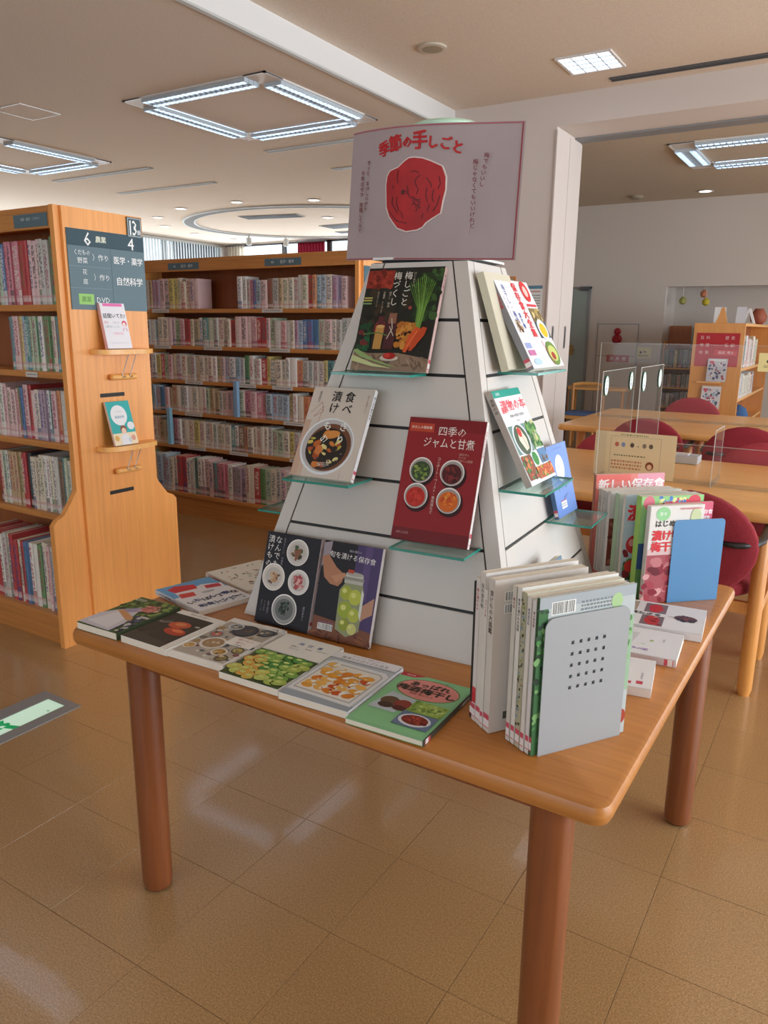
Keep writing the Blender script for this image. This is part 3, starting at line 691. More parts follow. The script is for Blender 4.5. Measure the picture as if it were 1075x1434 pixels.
def fill_row(x0, x1, y, z, h, t, row, group, fixed={}, gaps=(), depth=.15, rz=0, ref=None, name='library_book', hv=.09, weights=None, dx=(1, 0)):
    """books from x0 to x1 along the unit vector dx, spines to the front; fixed {index: (colour, thick, height)}"""
    items = []; x = x0; i = 0; last = None
    while True:
        if i in fixed: c, tt, hh = fixed[i]
        else:
            c = last[0] if last and random.random() < .25 else random.choices(PN, weights or PW)[0]
            tt = random.uniform(*t); hh = (last[1] if last and random.random() < .55 else h*random.uniform(1-hv, 1+hv*.6))
        last = (c, hh)
        if x+tt > x1: break
        if any(a < x+tt and x < b for a, b in gaps): x = max(b for a, b in gaps if a < x+tt and x < b); continue
        items.append([c, x, tt, hh]); x += tt+.0008; i += 1
    labs = {}
    for k, (c, x, tt, hh) in enumerate(items):
        o = D.objects.new(name, BOOKME); COL.objects.link(o)
        j = random.uniform(0, .012)
        base = Vector((x0*dx[0], x0*dx[1], 0)) if False else Vector((0, 0, 0))
        if dx == (1, 0): o.location = (x, y+j, z)
        else: o.location = (y-j, x, z)
        o.rotation_euler = (0, 0, rz); o.scale = (tt, depth-j, hh); o.color = lin(PH[c])
        l = items[k-1][0] if k else 'the panel'; r = items[k+1][0] if k+1 < len(items) else 'the panel'
        size = 'thick ' if tt > t[1]*.86 else ('thin ' if tt < t[0]+(t[1]-t[0])*.25 else '')
        nb = ('between two %s ones' % l) if l == r and l != 'the panel' else 'between %s and %s' % (l, r)
        lb = '%s%s spined book %s, %s' % (size, c, nb, row); o['category'] = 'book'; o['group'] = group
        labs.setdefault(lb, []).append((o, x))
    for lb, os_ in labs.items():
        for o, x in os_: o['label'] = lb if len(os_) == 1 else lb+', %s part' % ('left' if x < x0+(x1-x0)/3 else 'right' if x > x0+(x1-x0)*2/3 else 'middle')
    return items

# ------------------------------------------------------------------ double sided bookcases with stepped ends
def stepped(yc, inset=0.0):
    b, tw = .372-inset, .235-inset
    half = [(b, 0), (b, .60), (b-.02, .622), (b-.06, .640), (tw+.03, .70), (tw, .745), (tw, 2.0)]
    return [(yc-q[0], q[1]) for q in half][::1], [(yc+q[0], q[1]) for q in half][::-1]
MYZ = Matrix(((0, 0, 1, 0), (1, 0, 0, 0), (0, 1, 0, 0), (0, 0, 0, 1)))
def bookcase(label, x0, x1, yc, zs, base_z, group='double sided bookcases', mids=()):
    """end panels at x0 and x1; origin on the floor under the right end"""
    t = thing('bookcase', label, 'bookcase', (x1, yc, 0), group=group)
    l, r = stepped(0); poly = l+r
    L = x0-x1
    for xx in (0, L+.03):
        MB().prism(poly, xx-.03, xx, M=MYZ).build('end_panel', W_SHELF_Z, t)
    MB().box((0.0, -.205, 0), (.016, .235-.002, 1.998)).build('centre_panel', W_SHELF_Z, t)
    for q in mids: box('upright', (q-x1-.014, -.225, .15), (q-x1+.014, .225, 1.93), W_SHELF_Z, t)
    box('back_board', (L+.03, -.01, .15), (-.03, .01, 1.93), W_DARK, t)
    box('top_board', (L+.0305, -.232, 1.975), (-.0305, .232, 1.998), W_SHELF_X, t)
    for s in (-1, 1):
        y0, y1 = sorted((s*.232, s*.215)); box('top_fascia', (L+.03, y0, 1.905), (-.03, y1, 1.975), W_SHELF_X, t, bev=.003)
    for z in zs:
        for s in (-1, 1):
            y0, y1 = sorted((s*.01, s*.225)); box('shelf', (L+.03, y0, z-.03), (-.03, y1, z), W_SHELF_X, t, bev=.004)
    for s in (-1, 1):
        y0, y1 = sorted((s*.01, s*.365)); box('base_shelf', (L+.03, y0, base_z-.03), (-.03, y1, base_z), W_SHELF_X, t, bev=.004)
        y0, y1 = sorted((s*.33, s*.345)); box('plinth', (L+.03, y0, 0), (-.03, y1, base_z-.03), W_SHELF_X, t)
    return t

# left bookcase: end panel with the category sign
ZL = [.60, .955, 1.285, 1.585]
bcL = bookcase('tall light wood bookcase at the left edge, its end carrying the sign board numbered 13', -5.4, -3.046, 2.437, ZL, .155)
# back bookcase
ZB = [.545, .82, 1.075, 1.345, 1.625]
bcB = bookcase('long tall wood bookcase across the back, packed with six rows of thin books', -7.2, -2.93, 4.63, ZB, .185, mids=(-5.05,))
WT = None
def colored(o, c): o.color = lin(c); return o
# rows of the back bookcase, x range seen past the left one
XB0, XB1 = -5.03, -2.965
rows = ['top row', 'second row', 'third row', 'fourth row', 'fifth row', 'bottom row']
zz = ZB[::-1]+[.185]
fill_row(XB0, XB1-.02, 4.405, zz[0], .225, (.030, .058), 'top row, back bookcase', 'books in the top row of the back bookcase', gaps=[(-4.40, -4.02)], fixed={17: ('pink', .03, .205), 18: ('blue', .03, .2)})
fill_row(XB0, XB1-.02, 4.405, zz[1], .215, (.032, .060), 'second row, back bookcase', 'books in the second row of the back bookcase')
fill_row(XB0, -3.0, 4.405, zz[2], .20, (.032, .060), 'third row, back bookcase', 'books in the third row of the back bookcase', fixed={22: ('green', .045, .21)})
fill_row(XB0, -3.15, 4.405, zz[3], .20, (.032, .060), 'fourth row, back bookcase', 'books in the fourth row of the back bookcase')
fill_row(XB0, -3.2, 4.405, zz[4], .21, (.032, .060), 'fifth row, back bookcase', 'books in the fifth row of the back bookcase')
fill_row(XB0, -3.35, 4.285, zz[5], .28, (.032, .058), 'bottom row, back bookcase', 'books in the bottom row of the back bookcase', depth=.17)
# one face-on pink book at the gap and a white card
# rows of the left bookcase
XL0, XL1 = -3.72, -3.085
fill_row(XL0, XL1-.035, 2.235, ZL[3], .285, (.020, .038), 'top row, left bookcase', 'magazines in the top row of the left bookcase', depth=.2, hv=.05, weights=[10, 12, 6, 8, 3, 8, 2, 3, 2, 1, 1, 1, 1, 3, 3, 1, 1])
fill_row(XL0+.22, XL1-.01, 2.235, ZL[2], .255, (.018, .033), 'second row, left bookcase', 'books in the second row of the left bookcase', depth=.2, hv=.05, weights=[6, 6, 1, 2, 0, 0, 6, 8, 14, 1, 1, 5, 0, 2, 2, 0, 0])
fill_row(XL0, XL1-.03, 2.235, ZL[1], .255, (.018, .036), 'third row, left bookcase', 'books in the third row of the left bookcase', depth=.2, hv=.1)
fill_row(XL0, XL1-.03, 2.235, ZL[0], .275, (.016, .031), 'fourth row, left bookcase', 'magazines in the fourth row of the left bookcase', depth=.2, hv=.05, weights=[14, 12, 3, 9, 1, 4, 2, 4, 4, 1, 1, 2, 1, 6, 4, 1, 4])
fill_row(XL0, XL1-.0, 2.10, .155, .33, (.018, .032), 'bottom row, left bookcase', 'magazines in the bottom row of the left bookcase', depth=.21, hv=.05, weights=[14, 16, 5, 10, 2, 5, 1, 3, 1, 1, 1, 3, 1, 3, 2, 1, 1])
for (x, z, h, c, lab) in ((XL1-.031, ZL[3], .30, '5a8f84', 'green and white magazine facing the end panel, top row of the left bookcase'), (XL1-.028, ZL[1], .27, 'dfe3e8', 'white book at the end panel, third row of the left bookcase'), (XL1-.028, ZL[0], .29, 'e4e4e8', 'white magazine with pink spine at the end panel, fourth row of the left bookcase')):
    o = D.objects.new('library_book', BOOKME); COL.objects.link(o); o.location = (x, 2.235, z); o.scale = (.026, .2, h); o.color = lin(c); tag(o, lab, 'book', 'end books of the left bookcase rows')

# category sign on the end panel (faces +x): M maps x->+y, y->+z, z->+x
def on_end(y, z, x): return frame((0, 1, 0), (0, 0, 1), (x, y, z))
XE = -3.046+.016
t, p = sheet('category_sign', 'slate blue category board numbered 6 and 4 on the bookcase end', 'sign', .424, .345, on_end(2.245, 1.565, XE+.005), '5b737e', .005, M_SIGN)
p.rect(0, .80, 1, 1, '3f5560').rect(.0, .795, 1, .80, '2c3e48').rect(.535, 0, .54, .80, '41565f').rect(0, .54, .535, .545, '8a9aa2').rect(0, .27, .535, .275, '8a9aa2')
p.text('6', .25, .895, .24, 'f2f4f4', bold=.005).text('農業', .42, .895, .085, 'e8ecd8', bold=.02).text('4', .82, .89, .22, 'f2f4f4', bold=.005)
p.text('くだもの', .17, .715, .075, 'eef2f2', sx=.85).text('野菜', .17, .615, .08, 'eef2f2').text('）', .335, .665, .09, 'eef2f2').text('作り', .44, .665, .09, 'eef2f2')
p.text('花', .19, .475, .075, 'eef2f2').text('庭', .19, .355, .075, 'eef2f2').text('）', .335, .415, .09, 'eef2f2').text('作り', .44, .415, .09, 'eef2f2')
p.rect(.09, .065, .28, .20, '9ed27a').text('農業', .185, .132, .075, '6f9a58', bold=.02).text('DVD', .40, .13, .10, 'eef2f2')
p.text('医学・薬学', .77, .655, .105, 'f2f4f4', sx=.95, bold=.012).text('自然科学', .77, .385, .115, 'f2f4f4', sx=1.0, bold=.012); p.build('lettering', t, m=M_INK)
t, p = sheet('number_plate', 'small dark plate numbered 13 above the category board', 'sign', .084, .09, on_end(2.577, 1.902, XE+.007), '3f5560', .004, M_SIGND)
p.rect(.05, .05, .95, .07, 'e8ecec').rect(.05, .93, .95, .95, 'e8ecec').rect(.05, .05, .07, .95, 'e8ecec').rect(.93, .05, .95, .95, 'e8ecec').text('13', .42, .5, 1.05, 'f2f4f4', sx=.72, bold=.006, track=1.1).text('番', .80, .27, .26, 'f2f4f4'); p.build('lettering', t, m=M_INK)
t, p = sheet('shelf_heading', 'slate blue heading strip on the top board of the left bookcase', 'sign', .24, .055, frame((1, 0, 0), (0, 0, 1), (-3.33, 2.2025, 1.915)), '5b737e', .003, M_SIGN)
p.text('農業・園芸・くだもの', .5, .62, .26, 'c8d2d6', sx=.95); p.build('lettering', t, m=M_INK)
for x, s_ in ((-4.72, 'left'), (-3.74, 'right')):
    t, p = sheet('shelf_heading', 'slate blue heading strip on the back bookcase, %s one' % s_, 'sign', .33, .05, frame((1, 0, 0), (0, 0, 1), (x, 4.396, 1.918)), '4f6a72', .003, M_SIGN)
    p.text('49', .22, .5, .5, 'e0e6e8').text('医学・薬学', .62, .5, .5, 'e0e6e8'); p.build('lettering', t, m=M_INK)
t, p = sheet('category_sign', 'slate blue board numbered 4 on the end of the back bookcase', 'sign', .40, .36, on_end(4.43, 1.54, -2.93+.021), '6a8f9e', .005, mat('pale_slate_sign', '66899a', .5))
p.rect(0, .72, 1, 1, '4a6a78').text('4', .27, .85, .24, 'f4f6f6', bold=.01).text('医学・薬学', .42, .55, .10, 'e8eef0', bold=.015); p.build('lettering', t, m=M_INK)

# shelf label holders
for k, (z, xs) in enumerate(zip(zz[:5], ([-4.93, -3.78], [-4.93, -4.38, -3.72], [-4.6, -4.05, -3.7, -3.2], [-4.62, -3.6], [-4.6, -4.15, -3.55]))):
    for qi, x in enumerate(xs):
        t, p = sheet('shelf_label', 'white shelf edge label under the %s of the back bookcase, %s from the left' % (rows[k], ['first', 'second', 'third', 'fourth'][qi]), 'label', .19, .026, frame((1, 0, 0), (0, 0, 1), (x, 4.401, z-.028)), 'd8d6d2', .002)
        t['group'] = 'shelf edge labels of the back bookcase'; p.scrib(.1, .3, .9, .7, '6a6a6a', 1); p.build('lettering', t, m=M_INK)
t, p = sheet('shelf_label', 'white shelf edge label under the second row of the left bookcase', 'label', .09, .024, frame((1, 0, 0), (0, 0, 1), (-3.36, 2.208, ZL[2]-.028)), 'd8d6d2', .002)
p.scrib(.1, .3, .9, .7, '6a6a6a', 1); p.build('lettering', t, m=M_INK)
t = thing('index_board', 'pale blue plastic index board sticking out of the fourth row, back bookcase', 'divider', (-4.06, 4.372, .82)); box('board', (0, 0, 0), (.034, .03, .27), cover_mat('8fb4d8'), t)
t = thing('index_board', 'pale blue plastic index board beside the left bookcase end, bottom rows', 'divider', (-4.80, 4.372, .545)); box('board', (0, 0, 0), (.034, .03, .30), cover_mat('8fc4e0'), t)

# display pegs on the end panel
def end_peg(z, yc, label):
    t = thing('display_shelf', label, 'shelf', (XE, yc, z)); m = MB(); n = 16
    poly = [(0, -.165), (.045, -.160)]+[(.045+.055*math.sin(math.pi*k/n), -.16*math.cos(math.pi*k/n)) for k in range(1, n)]+[(.045, .16), (0, .165)]
    m.prism(poly, -.022, 0); m.build('shelf_board', W_LIGHT, t, smooth='auto')
    d = MB(); P = [(.018, -.07+.0, -.125), (.018, .07, -.125)]; d.tube([(.02, -.075, -.13), (.02, -.07, -.13), (.02, .07, -.13), (.02, .075, -.13)], [.008, .014, .014, .008], 12); d.build('dowel', W_LIGHT, t, smooth='auto')
    wv = MB(); wv.tube([(.055, .01, -.022), (.045, -.0, -.06), (.034, -.02, -.126), (.034, -.012, -.132), (.036, .0, -.126)], .0022, 6).tube([(.055, .055, -.022), (.045, .045, -.06), (.034, .025, -.126), (.034, .033, -.132), (.036, .042, -.126)], .0022, 6); wv.build('wire_bracket', M_STEEL, t)
end_peg(1.388, 2.487, 'upper small wooden display shelf on the bookcase end'); end_peg(.938, 2.48, 'lower small wooden display shelf on the bookcase end')
for z, y0, y1 in ((.705, 2.374, 2.517), (1.175, 2.36, 2.50)):
    o = box('slot', (.0, y0-2.437, z-.009), (.0175, y1-2.437, z+.009), M_BLACK, bcL)

# ------------------------------------------------------------------ books with printed covers
def book(name, label, w, h, t, cover, M, page='e9e2d4', spine=None, soft=True, group=None, cat='book', spine_side='L', back=None):
    """local frame: x reading direction, y up the cover, z out of the cover; front cover at z=t"""
    T = thing(name, label, cat, M=M, group=group); b = .0012 if soft else .0025
    ov = 0 if soft else .003
    sx0, sx1 = (0, ov) if spine_side == 'L' else (ov, 0)
    MB().box((b if spine_side == 'L' else ov+.0005, ov+.0005, b), (w-(ov+.0005) if spine_side == 'L' else w-b, h-ov-.0005, t-b)).build('page_block', M_PAGE, T)
    MB().box((0, 0, t-b), (w, h, t)).build('front_cover', cover_mat(cover), T)
    MB().box((0, 0, 0), (w, h, b)).build('back_cover', cover_mat(back or cover), T)
    if spine_side == 'L': MB().box((-.0008, 0, 0), (b, h, t)).build('spine', cover_mat(spine or cover), T)
    else: MB().box((w-b, 0, 0), (w+.0008, h, t)).build('spine', cover_mat(spine or cover), T)
    return T, Print(w, h, t)
def spine_print(T, h, t, side, w, txt, col='333333', label=True, v0=.25, size=.6):
    """lettering on the spine; sheet x = across the thickness, y = up"""
    if side == 'L': M = frame((0, 0, 1), (0, 1, 0), (-.0008, 0, 0))
    else: M = frame((0, 0, -1), (0, 1, 0), (w+.0008, 0, t))
    p = Print(t, h)
    if txt: p.text(txt, .5, .93, min(size*t/h, .6/len(txt)), col, vert=True, bold=.02)
    if label: p.rect(.05, .03, .95, .12, 'eee8e6').rect(.05, .085, .95, .12, 'cf5566').rect(.05, .03, .95, .036, 'cf5566')
    p.build('spine_print', T, M=M)
# two small books on the end pegs
w_, h_, t_ = .138, .208, .019
T, p = book('paperback', 'small white paperback with a pink top band on the upper end peg', w_, h_, t_, 'eceaf0', lean((-2.985, 2.375, 1.389), 89.2, 12), spine='e8b8b8', cat='book')
p.rect(.12, .93, .90, .995, 'e87ab4').text('話聞いてた?', .50, .72, .115, '4a4a4e', bold=.02, sx=.98).text('悩み', .14, .58, .06, 'd86a90').text('の話し方', .52, .575, .05, 'b0a8b0').text('と聞き方', .20, .48, .05, '8a9aa0').text('レッスン', .52, .48, .05, '8aa0a8').ell(.85, .55, .10, .10, 'd84a6a', n=20).ell(.84, .53, .065, .075, 'f4e0dc').line([(.80, .46), (.76, .38)], .02, 'd86a80').line([(.88, .46), (.94, .38)], .02, 'd86a80').scrib(.35, .30, .75, .36, 'f0b0c0', 2).scrib(.2, .1, .9, .14, 'e0e0ec', 1); p.build('cover_print', T)
w_, h_, t_ = .1355, .210, .012
T, p = book('paperback', 'small turquoise paperback with a white speech bubble on the lower end peg', w_, h_, t_, '3cb0b0', lean((-2.966, 2.368, .939), 90, 16), spine='e0c8bc', cat='book')
p.rect(0, 0, 1, .27, 'f0dfc0').ell(.45, .68, .34, .36, 'ecedf2', n=28).poly([(.45, .45), (.55, .40), (.62, .50)], 'ecedf2').ell(.85, .42, .15, .14, 'e8eaf0').text('こころの', .46, .76, .05, 'b0b0c8').text('看護技術', .46, .64, .065, '7aa0b0', bold=.01).ell(.50, .35, .14, .15, '8a5a48').ell(.50, .31, .10, .12, 'f0d0bc').poly([(.30, .0), (.34, .20), (.5, .26), (.66, .20), (.72, 0)], 'e8e8ee').ell(.14, .16, .09, .10, 'e0b060').ell(.84, .14, .09, .10, 'e0a090').ell(.68, .1, .06, .1, 'c8d0d8'); p.build('cover_print', T)
#==DISPLAY==
# ------------------------------------------------------------------ display table
TZ = .72
dt = thing('display_table', 'square light wood display table with rounded edges in the foreground', 'table', (-.972, 1.842, 0), R(-.6))
def rounded_rect(hx, hy, r, n=6):
    P = []
    for cx, cy, a0 in ((hx-r, hy-r, 0), (-hx+r, hy-r, 90), (-hx+r, -hy+r, 180), (hx-r, -hy+r, 270)):
        for k in range(n+1): a = R(a0+90*k/n); P.append((cx+r*math.cos(a), cy+r*math.sin(a)))
    return P
def slab(hx, hy, r, z0, z1, e, m, name, parent):
    prof = [(-e, z0), (-e*.3, z0+e*.3), (0, z0+e), (0, z1-e), (-e*.3, z1-e*.3), (-e, z1)]
    mb = MB(); rings = [[(x, y, z) for x, y in rounded_rect(hx+o_, hy+o_, r+o_ if r+o_ > .004 else .004)] for o_, z in prof]; n = len(rings[0])
    vs = [p for r_ in rings for p in r_]; fs = [(j*n+k, j*n+(k+1) % n, (j+1)*n+(k+1) % n, (j+1)*n+k) for j in range(len(rings)-1) for k in range(n)]
    fs += [list(range(n))[::-1], [(len(rings)-1)*n+k for k in range(n)]]
    mb.add(vs, fs); return mb.build(name, m, parent, smooth='auto')
slab(.716, .690, .035, TZ-.042, TZ, .014, W_TABLE_X, 'table_top', dt)
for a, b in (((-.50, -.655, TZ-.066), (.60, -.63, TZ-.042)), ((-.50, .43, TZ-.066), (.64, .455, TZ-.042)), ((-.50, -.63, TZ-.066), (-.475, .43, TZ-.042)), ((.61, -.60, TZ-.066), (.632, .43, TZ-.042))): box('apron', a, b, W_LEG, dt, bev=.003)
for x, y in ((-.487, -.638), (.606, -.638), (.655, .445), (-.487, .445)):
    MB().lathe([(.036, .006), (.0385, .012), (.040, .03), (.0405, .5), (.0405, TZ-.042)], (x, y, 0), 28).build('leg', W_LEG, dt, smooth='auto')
    MB().lathe([(.03, 0), (.03, .007)], (x, y, 0), 20).build('foot_pad', M_BLACK, dt)

# ------------------------------------------------------------------ slatted pyramid stand
PX, PY, PR = -1.009, 1.909, .056
PA, PB, PH_ = .392, .135, .945
py = thing('pyramid_stand', 'tall white four-sided slatwall pyramid standing on the display table', 'display stand', (PX, PY, TZ), PR)
def half(z): return PA-(PA-PB)*z/PH_
def face_pt(k, u, z, off):
    x, y = u, -(half(z)+off)
    for _ in range(k): x, y = -y, x
    return Vector((x, y, z))
m = MB(); q = [face_pt(k, s*(half(z)-.004), z, -.004) for z in (0, PH_) for k, s in ((0, -1), (0, 1), (2, -1), (2, 1))]
m.add(q, [(0, 3, 2, 1), (4, 5, 6, 7), (0, 1, 5, 4), (1, 2, 6, 5), (2, 3, 7, 6), (3, 0, 4, 7)]); m.build('core', M_BLACK, py)
GZ = [0, .12, .265, .40, .533, .666, .80, PH_]; INS = .037
for k in range(4):
    for i in range(7):
        z0 = GZ[i]+(.004 if i else .001); z1 = GZ[i+1]-(.004 if i < 6 else .002); m = MB()
        vs = [face_pt(k, s*(half(z)-INS-.0045), z, o_) for o_ in (-.0039, 0) for z, s in ((z0, -1), (z0, 1), (z1, 1), (z1, -1))]
        m.add(vs, [(0, 3, 2, 1), (4, 5, 6, 7), (0, 1, 5, 4), (1, 2, 6, 5), (2, 3, 7, 6), (3, 0, 4, 7)]); m.build('slat', M_LAM, py)
    m = MB()   # corner post: strip on this face and on the next
    for kk, s in ((k, 1), ((k+1) % 4, -1)):
        vs = []
        for o_ in (-.0039, 0.0005):
            for z, e in ((0.001, 0), (0.001, 1), (PH_-.002, 1), (PH_-.002, 0)):
                u = s*(half(z)-INS) if e == 0 else s*(half(z)+o_); vs.append(face_pt(kk, u, z, o_))
        m.add(vs, [(0, 3, 2, 1), (4, 5, 6, 7), (0, 1, 5, 4), (1, 2, 6, 5), (2, 3, 7, 6), (3, 0, 4, 7)])
    m.build('corner_post', M_LAM, py)
box('cap_neck', (-.115, -.115, PH_), (.115, .115, PH_+.006), M_BLACK, py)
box('cap_plate', (-.134, -.134, PH_+.006), (.134, .134, PH_+.013), M_WHITE, py, bev=.002)
def glass_shelf(x0, y0, x1, y1, z, where):
    t = thing('glass_shelf', 'clear glass shelf, '+where, 'shelf', M=Matrix.Translation((PX, PY, TZ)) @ Matrix.Rotation(PR, 4, 'Z') @ Matrix.Translation(((x0+x1)/2, (y0+y1)/2, z-.006)), group='glass shelves on the pyramid')
    a, b = (x1-x0)/2, (y1-y0)/2; m = MB()
    m.add([(-a, -b, 0), (a, -b, 0), (a, b, 0), (-a, b, 0), (-a, -b, .006), (a, -b, .006), (a, b, .006), (-a, b, .006)], [(0, 3, 2, 1), (4, 5, 6, 7)], 0)
    m.build('glass_plate', M_GLASS, t, fixn=False)
    m = MB()
    for p0, p1 in (((-a, -b), (a, -b+.001)), ((-a, b-.001), (a, b)), ((-a, -b), (-a+.001, b)), ((a-.001, -b), (a, b))): m.box((p0[0], p0[1], 0), (p1[0], p1[1], .006))
    m.build('polished_edge', M_GEDGE, t)
    return t
zr = lambda z: z-TZ
glass_shelf(-.16, -.30, .065, -.206, zr(1.389), 'under the dark book with carrots, front of the pyramid')
glass_shelf(-.245, -.402, -.048, -.276, zr(1.122), 'under the white pickle-bowl book, front of the pyramid')
glass_shelf(.08, -.424, .272, -.312, zr(.992), 'under the red jam book, front of the pyramid')
glass_shelf(.205, -.085, .315, .17, zr(1.393), 'highest on the bright side of the pyramid')
glass_shelf(.277, -.247, .40, -.0, zr(1.122), 'under the book with a green heading on the bright side')
glass_shelf(.316, .045, .446, .235, zr(.985), 'under the blue book at the far end of the bright side')
glass_shelf(-.445, -.25, -.316, -.02, zr(.985), 'poking out on the far left side of the pyramid')

# ------------------------------------------------------------------ green tin and the poster
t = thing('round_tin', 'pale green round tin behind the poster on top of the pyramid', 'tin', (-1.00, 1.905, TZ+PH_+.0135))
MB().lathe([(.088, 0), (.09, .01), (.09, .30)], n=36).build('tin_body', mat('pale_green_tin', 'a5cdb0', .4), t, smooth='auto')
MB().lathe([(.092, .295), (.093, .322), (.086, .328)], n=36).build('lid', mat('mint_lid', 'bfe0c8', .35), t, smooth='auto')
PW_, PHH = .488, .316
def poster_map(x, y, off=0):
    u = x/PW_; v = y/PHH
    xl = -1.234+.024*v; xr = -.744+.010*v; zl = 1.676+.315*v; zr_ = 1.660+.305*v
    X = xl+(xr-xl)*u; Z = zl+(zr_-zl)*u
    bow = .042*math.sin(math.pi*min(1, u**.8))**1.2*(.45+.55*v)
    return (X, 1.790-bow-off, Z)
t = thing('poster', 'pinkish white hand-made poster with a red pickled plum on the pyramid top', 'poster', (-.985, 1.76, 1.66))
Mi = Matrix.Translation((.985, -1.76, -1.66))
m = MB(); NX, NY = 24, 6; vs = []
for o_ in (0, -.0012):
    for j in range(NY+1):
        for i in range(NX+1): vs.append(Mi @ Vector(poster_map(PW_*i/NX, PHH*j/NY, o_)))
N1 = (NX+1)*(NY+1); fs = []
for j in range(NY):
    for i in range(NX):
        a = j*(NX+1)+i; fs += [(a, a+1, a+NX+2, a+NX+1), (N1+a, N1+a+NX+1, N1+a+NX+2, N1+a+1)]
m.add(vs, fs); m.build('paper_sheet', mat('pinkish_paper', 'b0a1a4', .8, noise=.03, nscale=8), t, smooth=True, fixn=False)
def zc(x, y):
    """corner-to-corner fractions of the poster from photographed positions in its own slanted outline"""
    f = (y-98)/730.; xl = 75-42*f; xr = 1010-72*f; yt = 135-75*((x-xl)/(xr-xl)); yb = 826
    return (x-xl)/(xr-xl), 1-(y-yt)/(yb-yt)
p = Print(PW_, PHH, step=.00012)
p.rect(.004, .004, .994, .014, '9a4a52', 24).rect(.985, .014, .993, .985, '9a4a52').rect(.0, .985, .994, .994, 'b0606a', 24)
for ch, (x, y), s_, r_ in zip('季節の手しごと', ((297, 228), (368, 200), (436, 192), (505, 182), (572, 192), (637, 195), (695, 213)), (.115, .125, .095, .14, .10, .10, .10), (14, 9, 4, 0, -4, -8, -14)):
    u, v = zc(x, y); p.text(ch, u, v, s_, 'c0282c', bold=.045, rot=r_)
for txt, x, y, y2 in (('きっと おいしいから', 197, 285, 555), ('今年はぜひ 挑戦してみて…', 157, 340, 705), ('梅でもいいし', 838, 238, 425), ('梅じゃなくてもいいけれど…', 785, 275, 685)):
    u, v = zc(x, y); u2, v2 = zc(x-(25 if x < 400 else 35), y2); L = len(txt); s_ = (v-v2)/L
    for i, ch in enumerate(txt):
        if ch != ' ': p.text(ch, u+(u2-u)*(i+.5)/L, v-s_*(i+.5), s_*1.0, '7a3440', bold=.015, rot=-90 if ch == '…' else 0)
me = p.mb
me.v = [tuple(Mi @ Vector(poster_map(x, y, .0006+z))) for x, y, z in me.v]
me.build('lettering', M_INK, t, colors=True)
pl = [(475, 268), (520, 272), (560, 285), (620, 312), (628, 335), (637, 370), (632, 440), (615, 500), (600, 570), (555, 600), (520, 625), (500, 650), (470, 665), (410, 674), (360, 655), (335, 620), (315, 590), (301, 540), (302, 470), (303, 420), (312, 370), (330, 342), (380, 322), (420, 288), (445, 272)]
cu_, cv_ = zc(470, 470)
def pmap(x, y, z): u, v = zc(x, y); return tuple(Mi @ Vector(poster_map(u*PW_, v*PHH, z)))
def cut(k, z0, z1, m_, name, par):
    n = len(pl); mb = MB(); cx, cy = 468, 470
    P = [(cx+(x-cx)*k, cy+(y-cy)*k) for x, y in pl]
    vs = [pmap(x, y, z0) for x, y in P]+[pmap(x, y, z1) for x, y in P]+[pmap(cx+(x-cx)*.5, cy+(y-cy)*.5, z1) for x, y in P]+[pmap(cx, cy, z1)]
    fs = [(i, (i+1) % n, n+(i+1) % n, n+i) for i in range(n)]+[(n+i, n+(i+1) % n, 2*n+(i+1) % n, 2*n+i) for i in range(n)]+[(2*n+i, 2*n+(i+1) % n, 3*n) for i in range(n)]
    mb.add(vs, fs); return mb.build(name, m_, par, fixn=False)
pc = cut(1.0, .001, .0045, mat('white_card_edge', 'e4d8d4', .7), 'plum_cutout', t)
M_PLUM = mat('crimson_paper', 'b01c22', .6, noise=.18, nscale=14)
cut(.965, .0045, .0052, M_PLUM, 'red_plum', pc)
cr = MB(); DK = mat('dark_crimson_ink', '5a0f16', .6)
def crease(pts, wd=5):
    pts = [Vector(q) for q in pts]
    for i, (a, b) in enumerate(zip(pts, pts[1:])):
        d = (b-a).normalized(); n_ = Vector((-d.y, d.x))*wd/2
        cr.add([pmap(*(a-n_), .0058), pmap(*(b-n_), .0058), pmap(*(b+n_), .0058), pmap(*(a+n_), .0058)], [(0, 1, 2, 3)])
for c_ in ([(452, 350), (480, 345), (498, 356)], [(505, 365), (480, 385), (475, 410), (490, 440), (478, 470)], [(385, 340), (375, 375), (378, 410)], [(395, 455), (410, 445), (432, 455), (440, 480), (470, 500), (500, 495)], [(455, 500), (470, 515), (450, 525)], [(480, 505), (495, 520), (475, 530)], [(470, 530), (478, 550), (470, 560)], [(485, 535), (492, 548)],
           [(345, 480), (340, 520), (370, 570)], [(370, 480), (365, 520), (380, 560)], [(320, 560), (360, 610), (420, 625)], [(535, 380), (555, 405), (560, 430)], [(600, 370), (605, 410), (590, 440)], [(570, 440), (560, 480), (565, 510)], [(535, 430), (528, 470), (535, 510)], [(600, 470), (585, 520), (560, 560)], [(390, 560), (400, 600)], [(510, 570), (500, 600)], [(430, 420), (435, 450), (425, 470)], [(545, 520), (530, 560)], [(345, 420), (355, 440)], [(455, 480), (500, 510)], [(460, 515), (500, 540)]): crease(c_)
cr.add([pmap(405+12*math.cos(a_*.7), 458+12*math.sin(a_*.7), .0058) for a_ in range(9)], [list(range(9))])
cr.build('crease_lines', DK, pc, fixn=False)
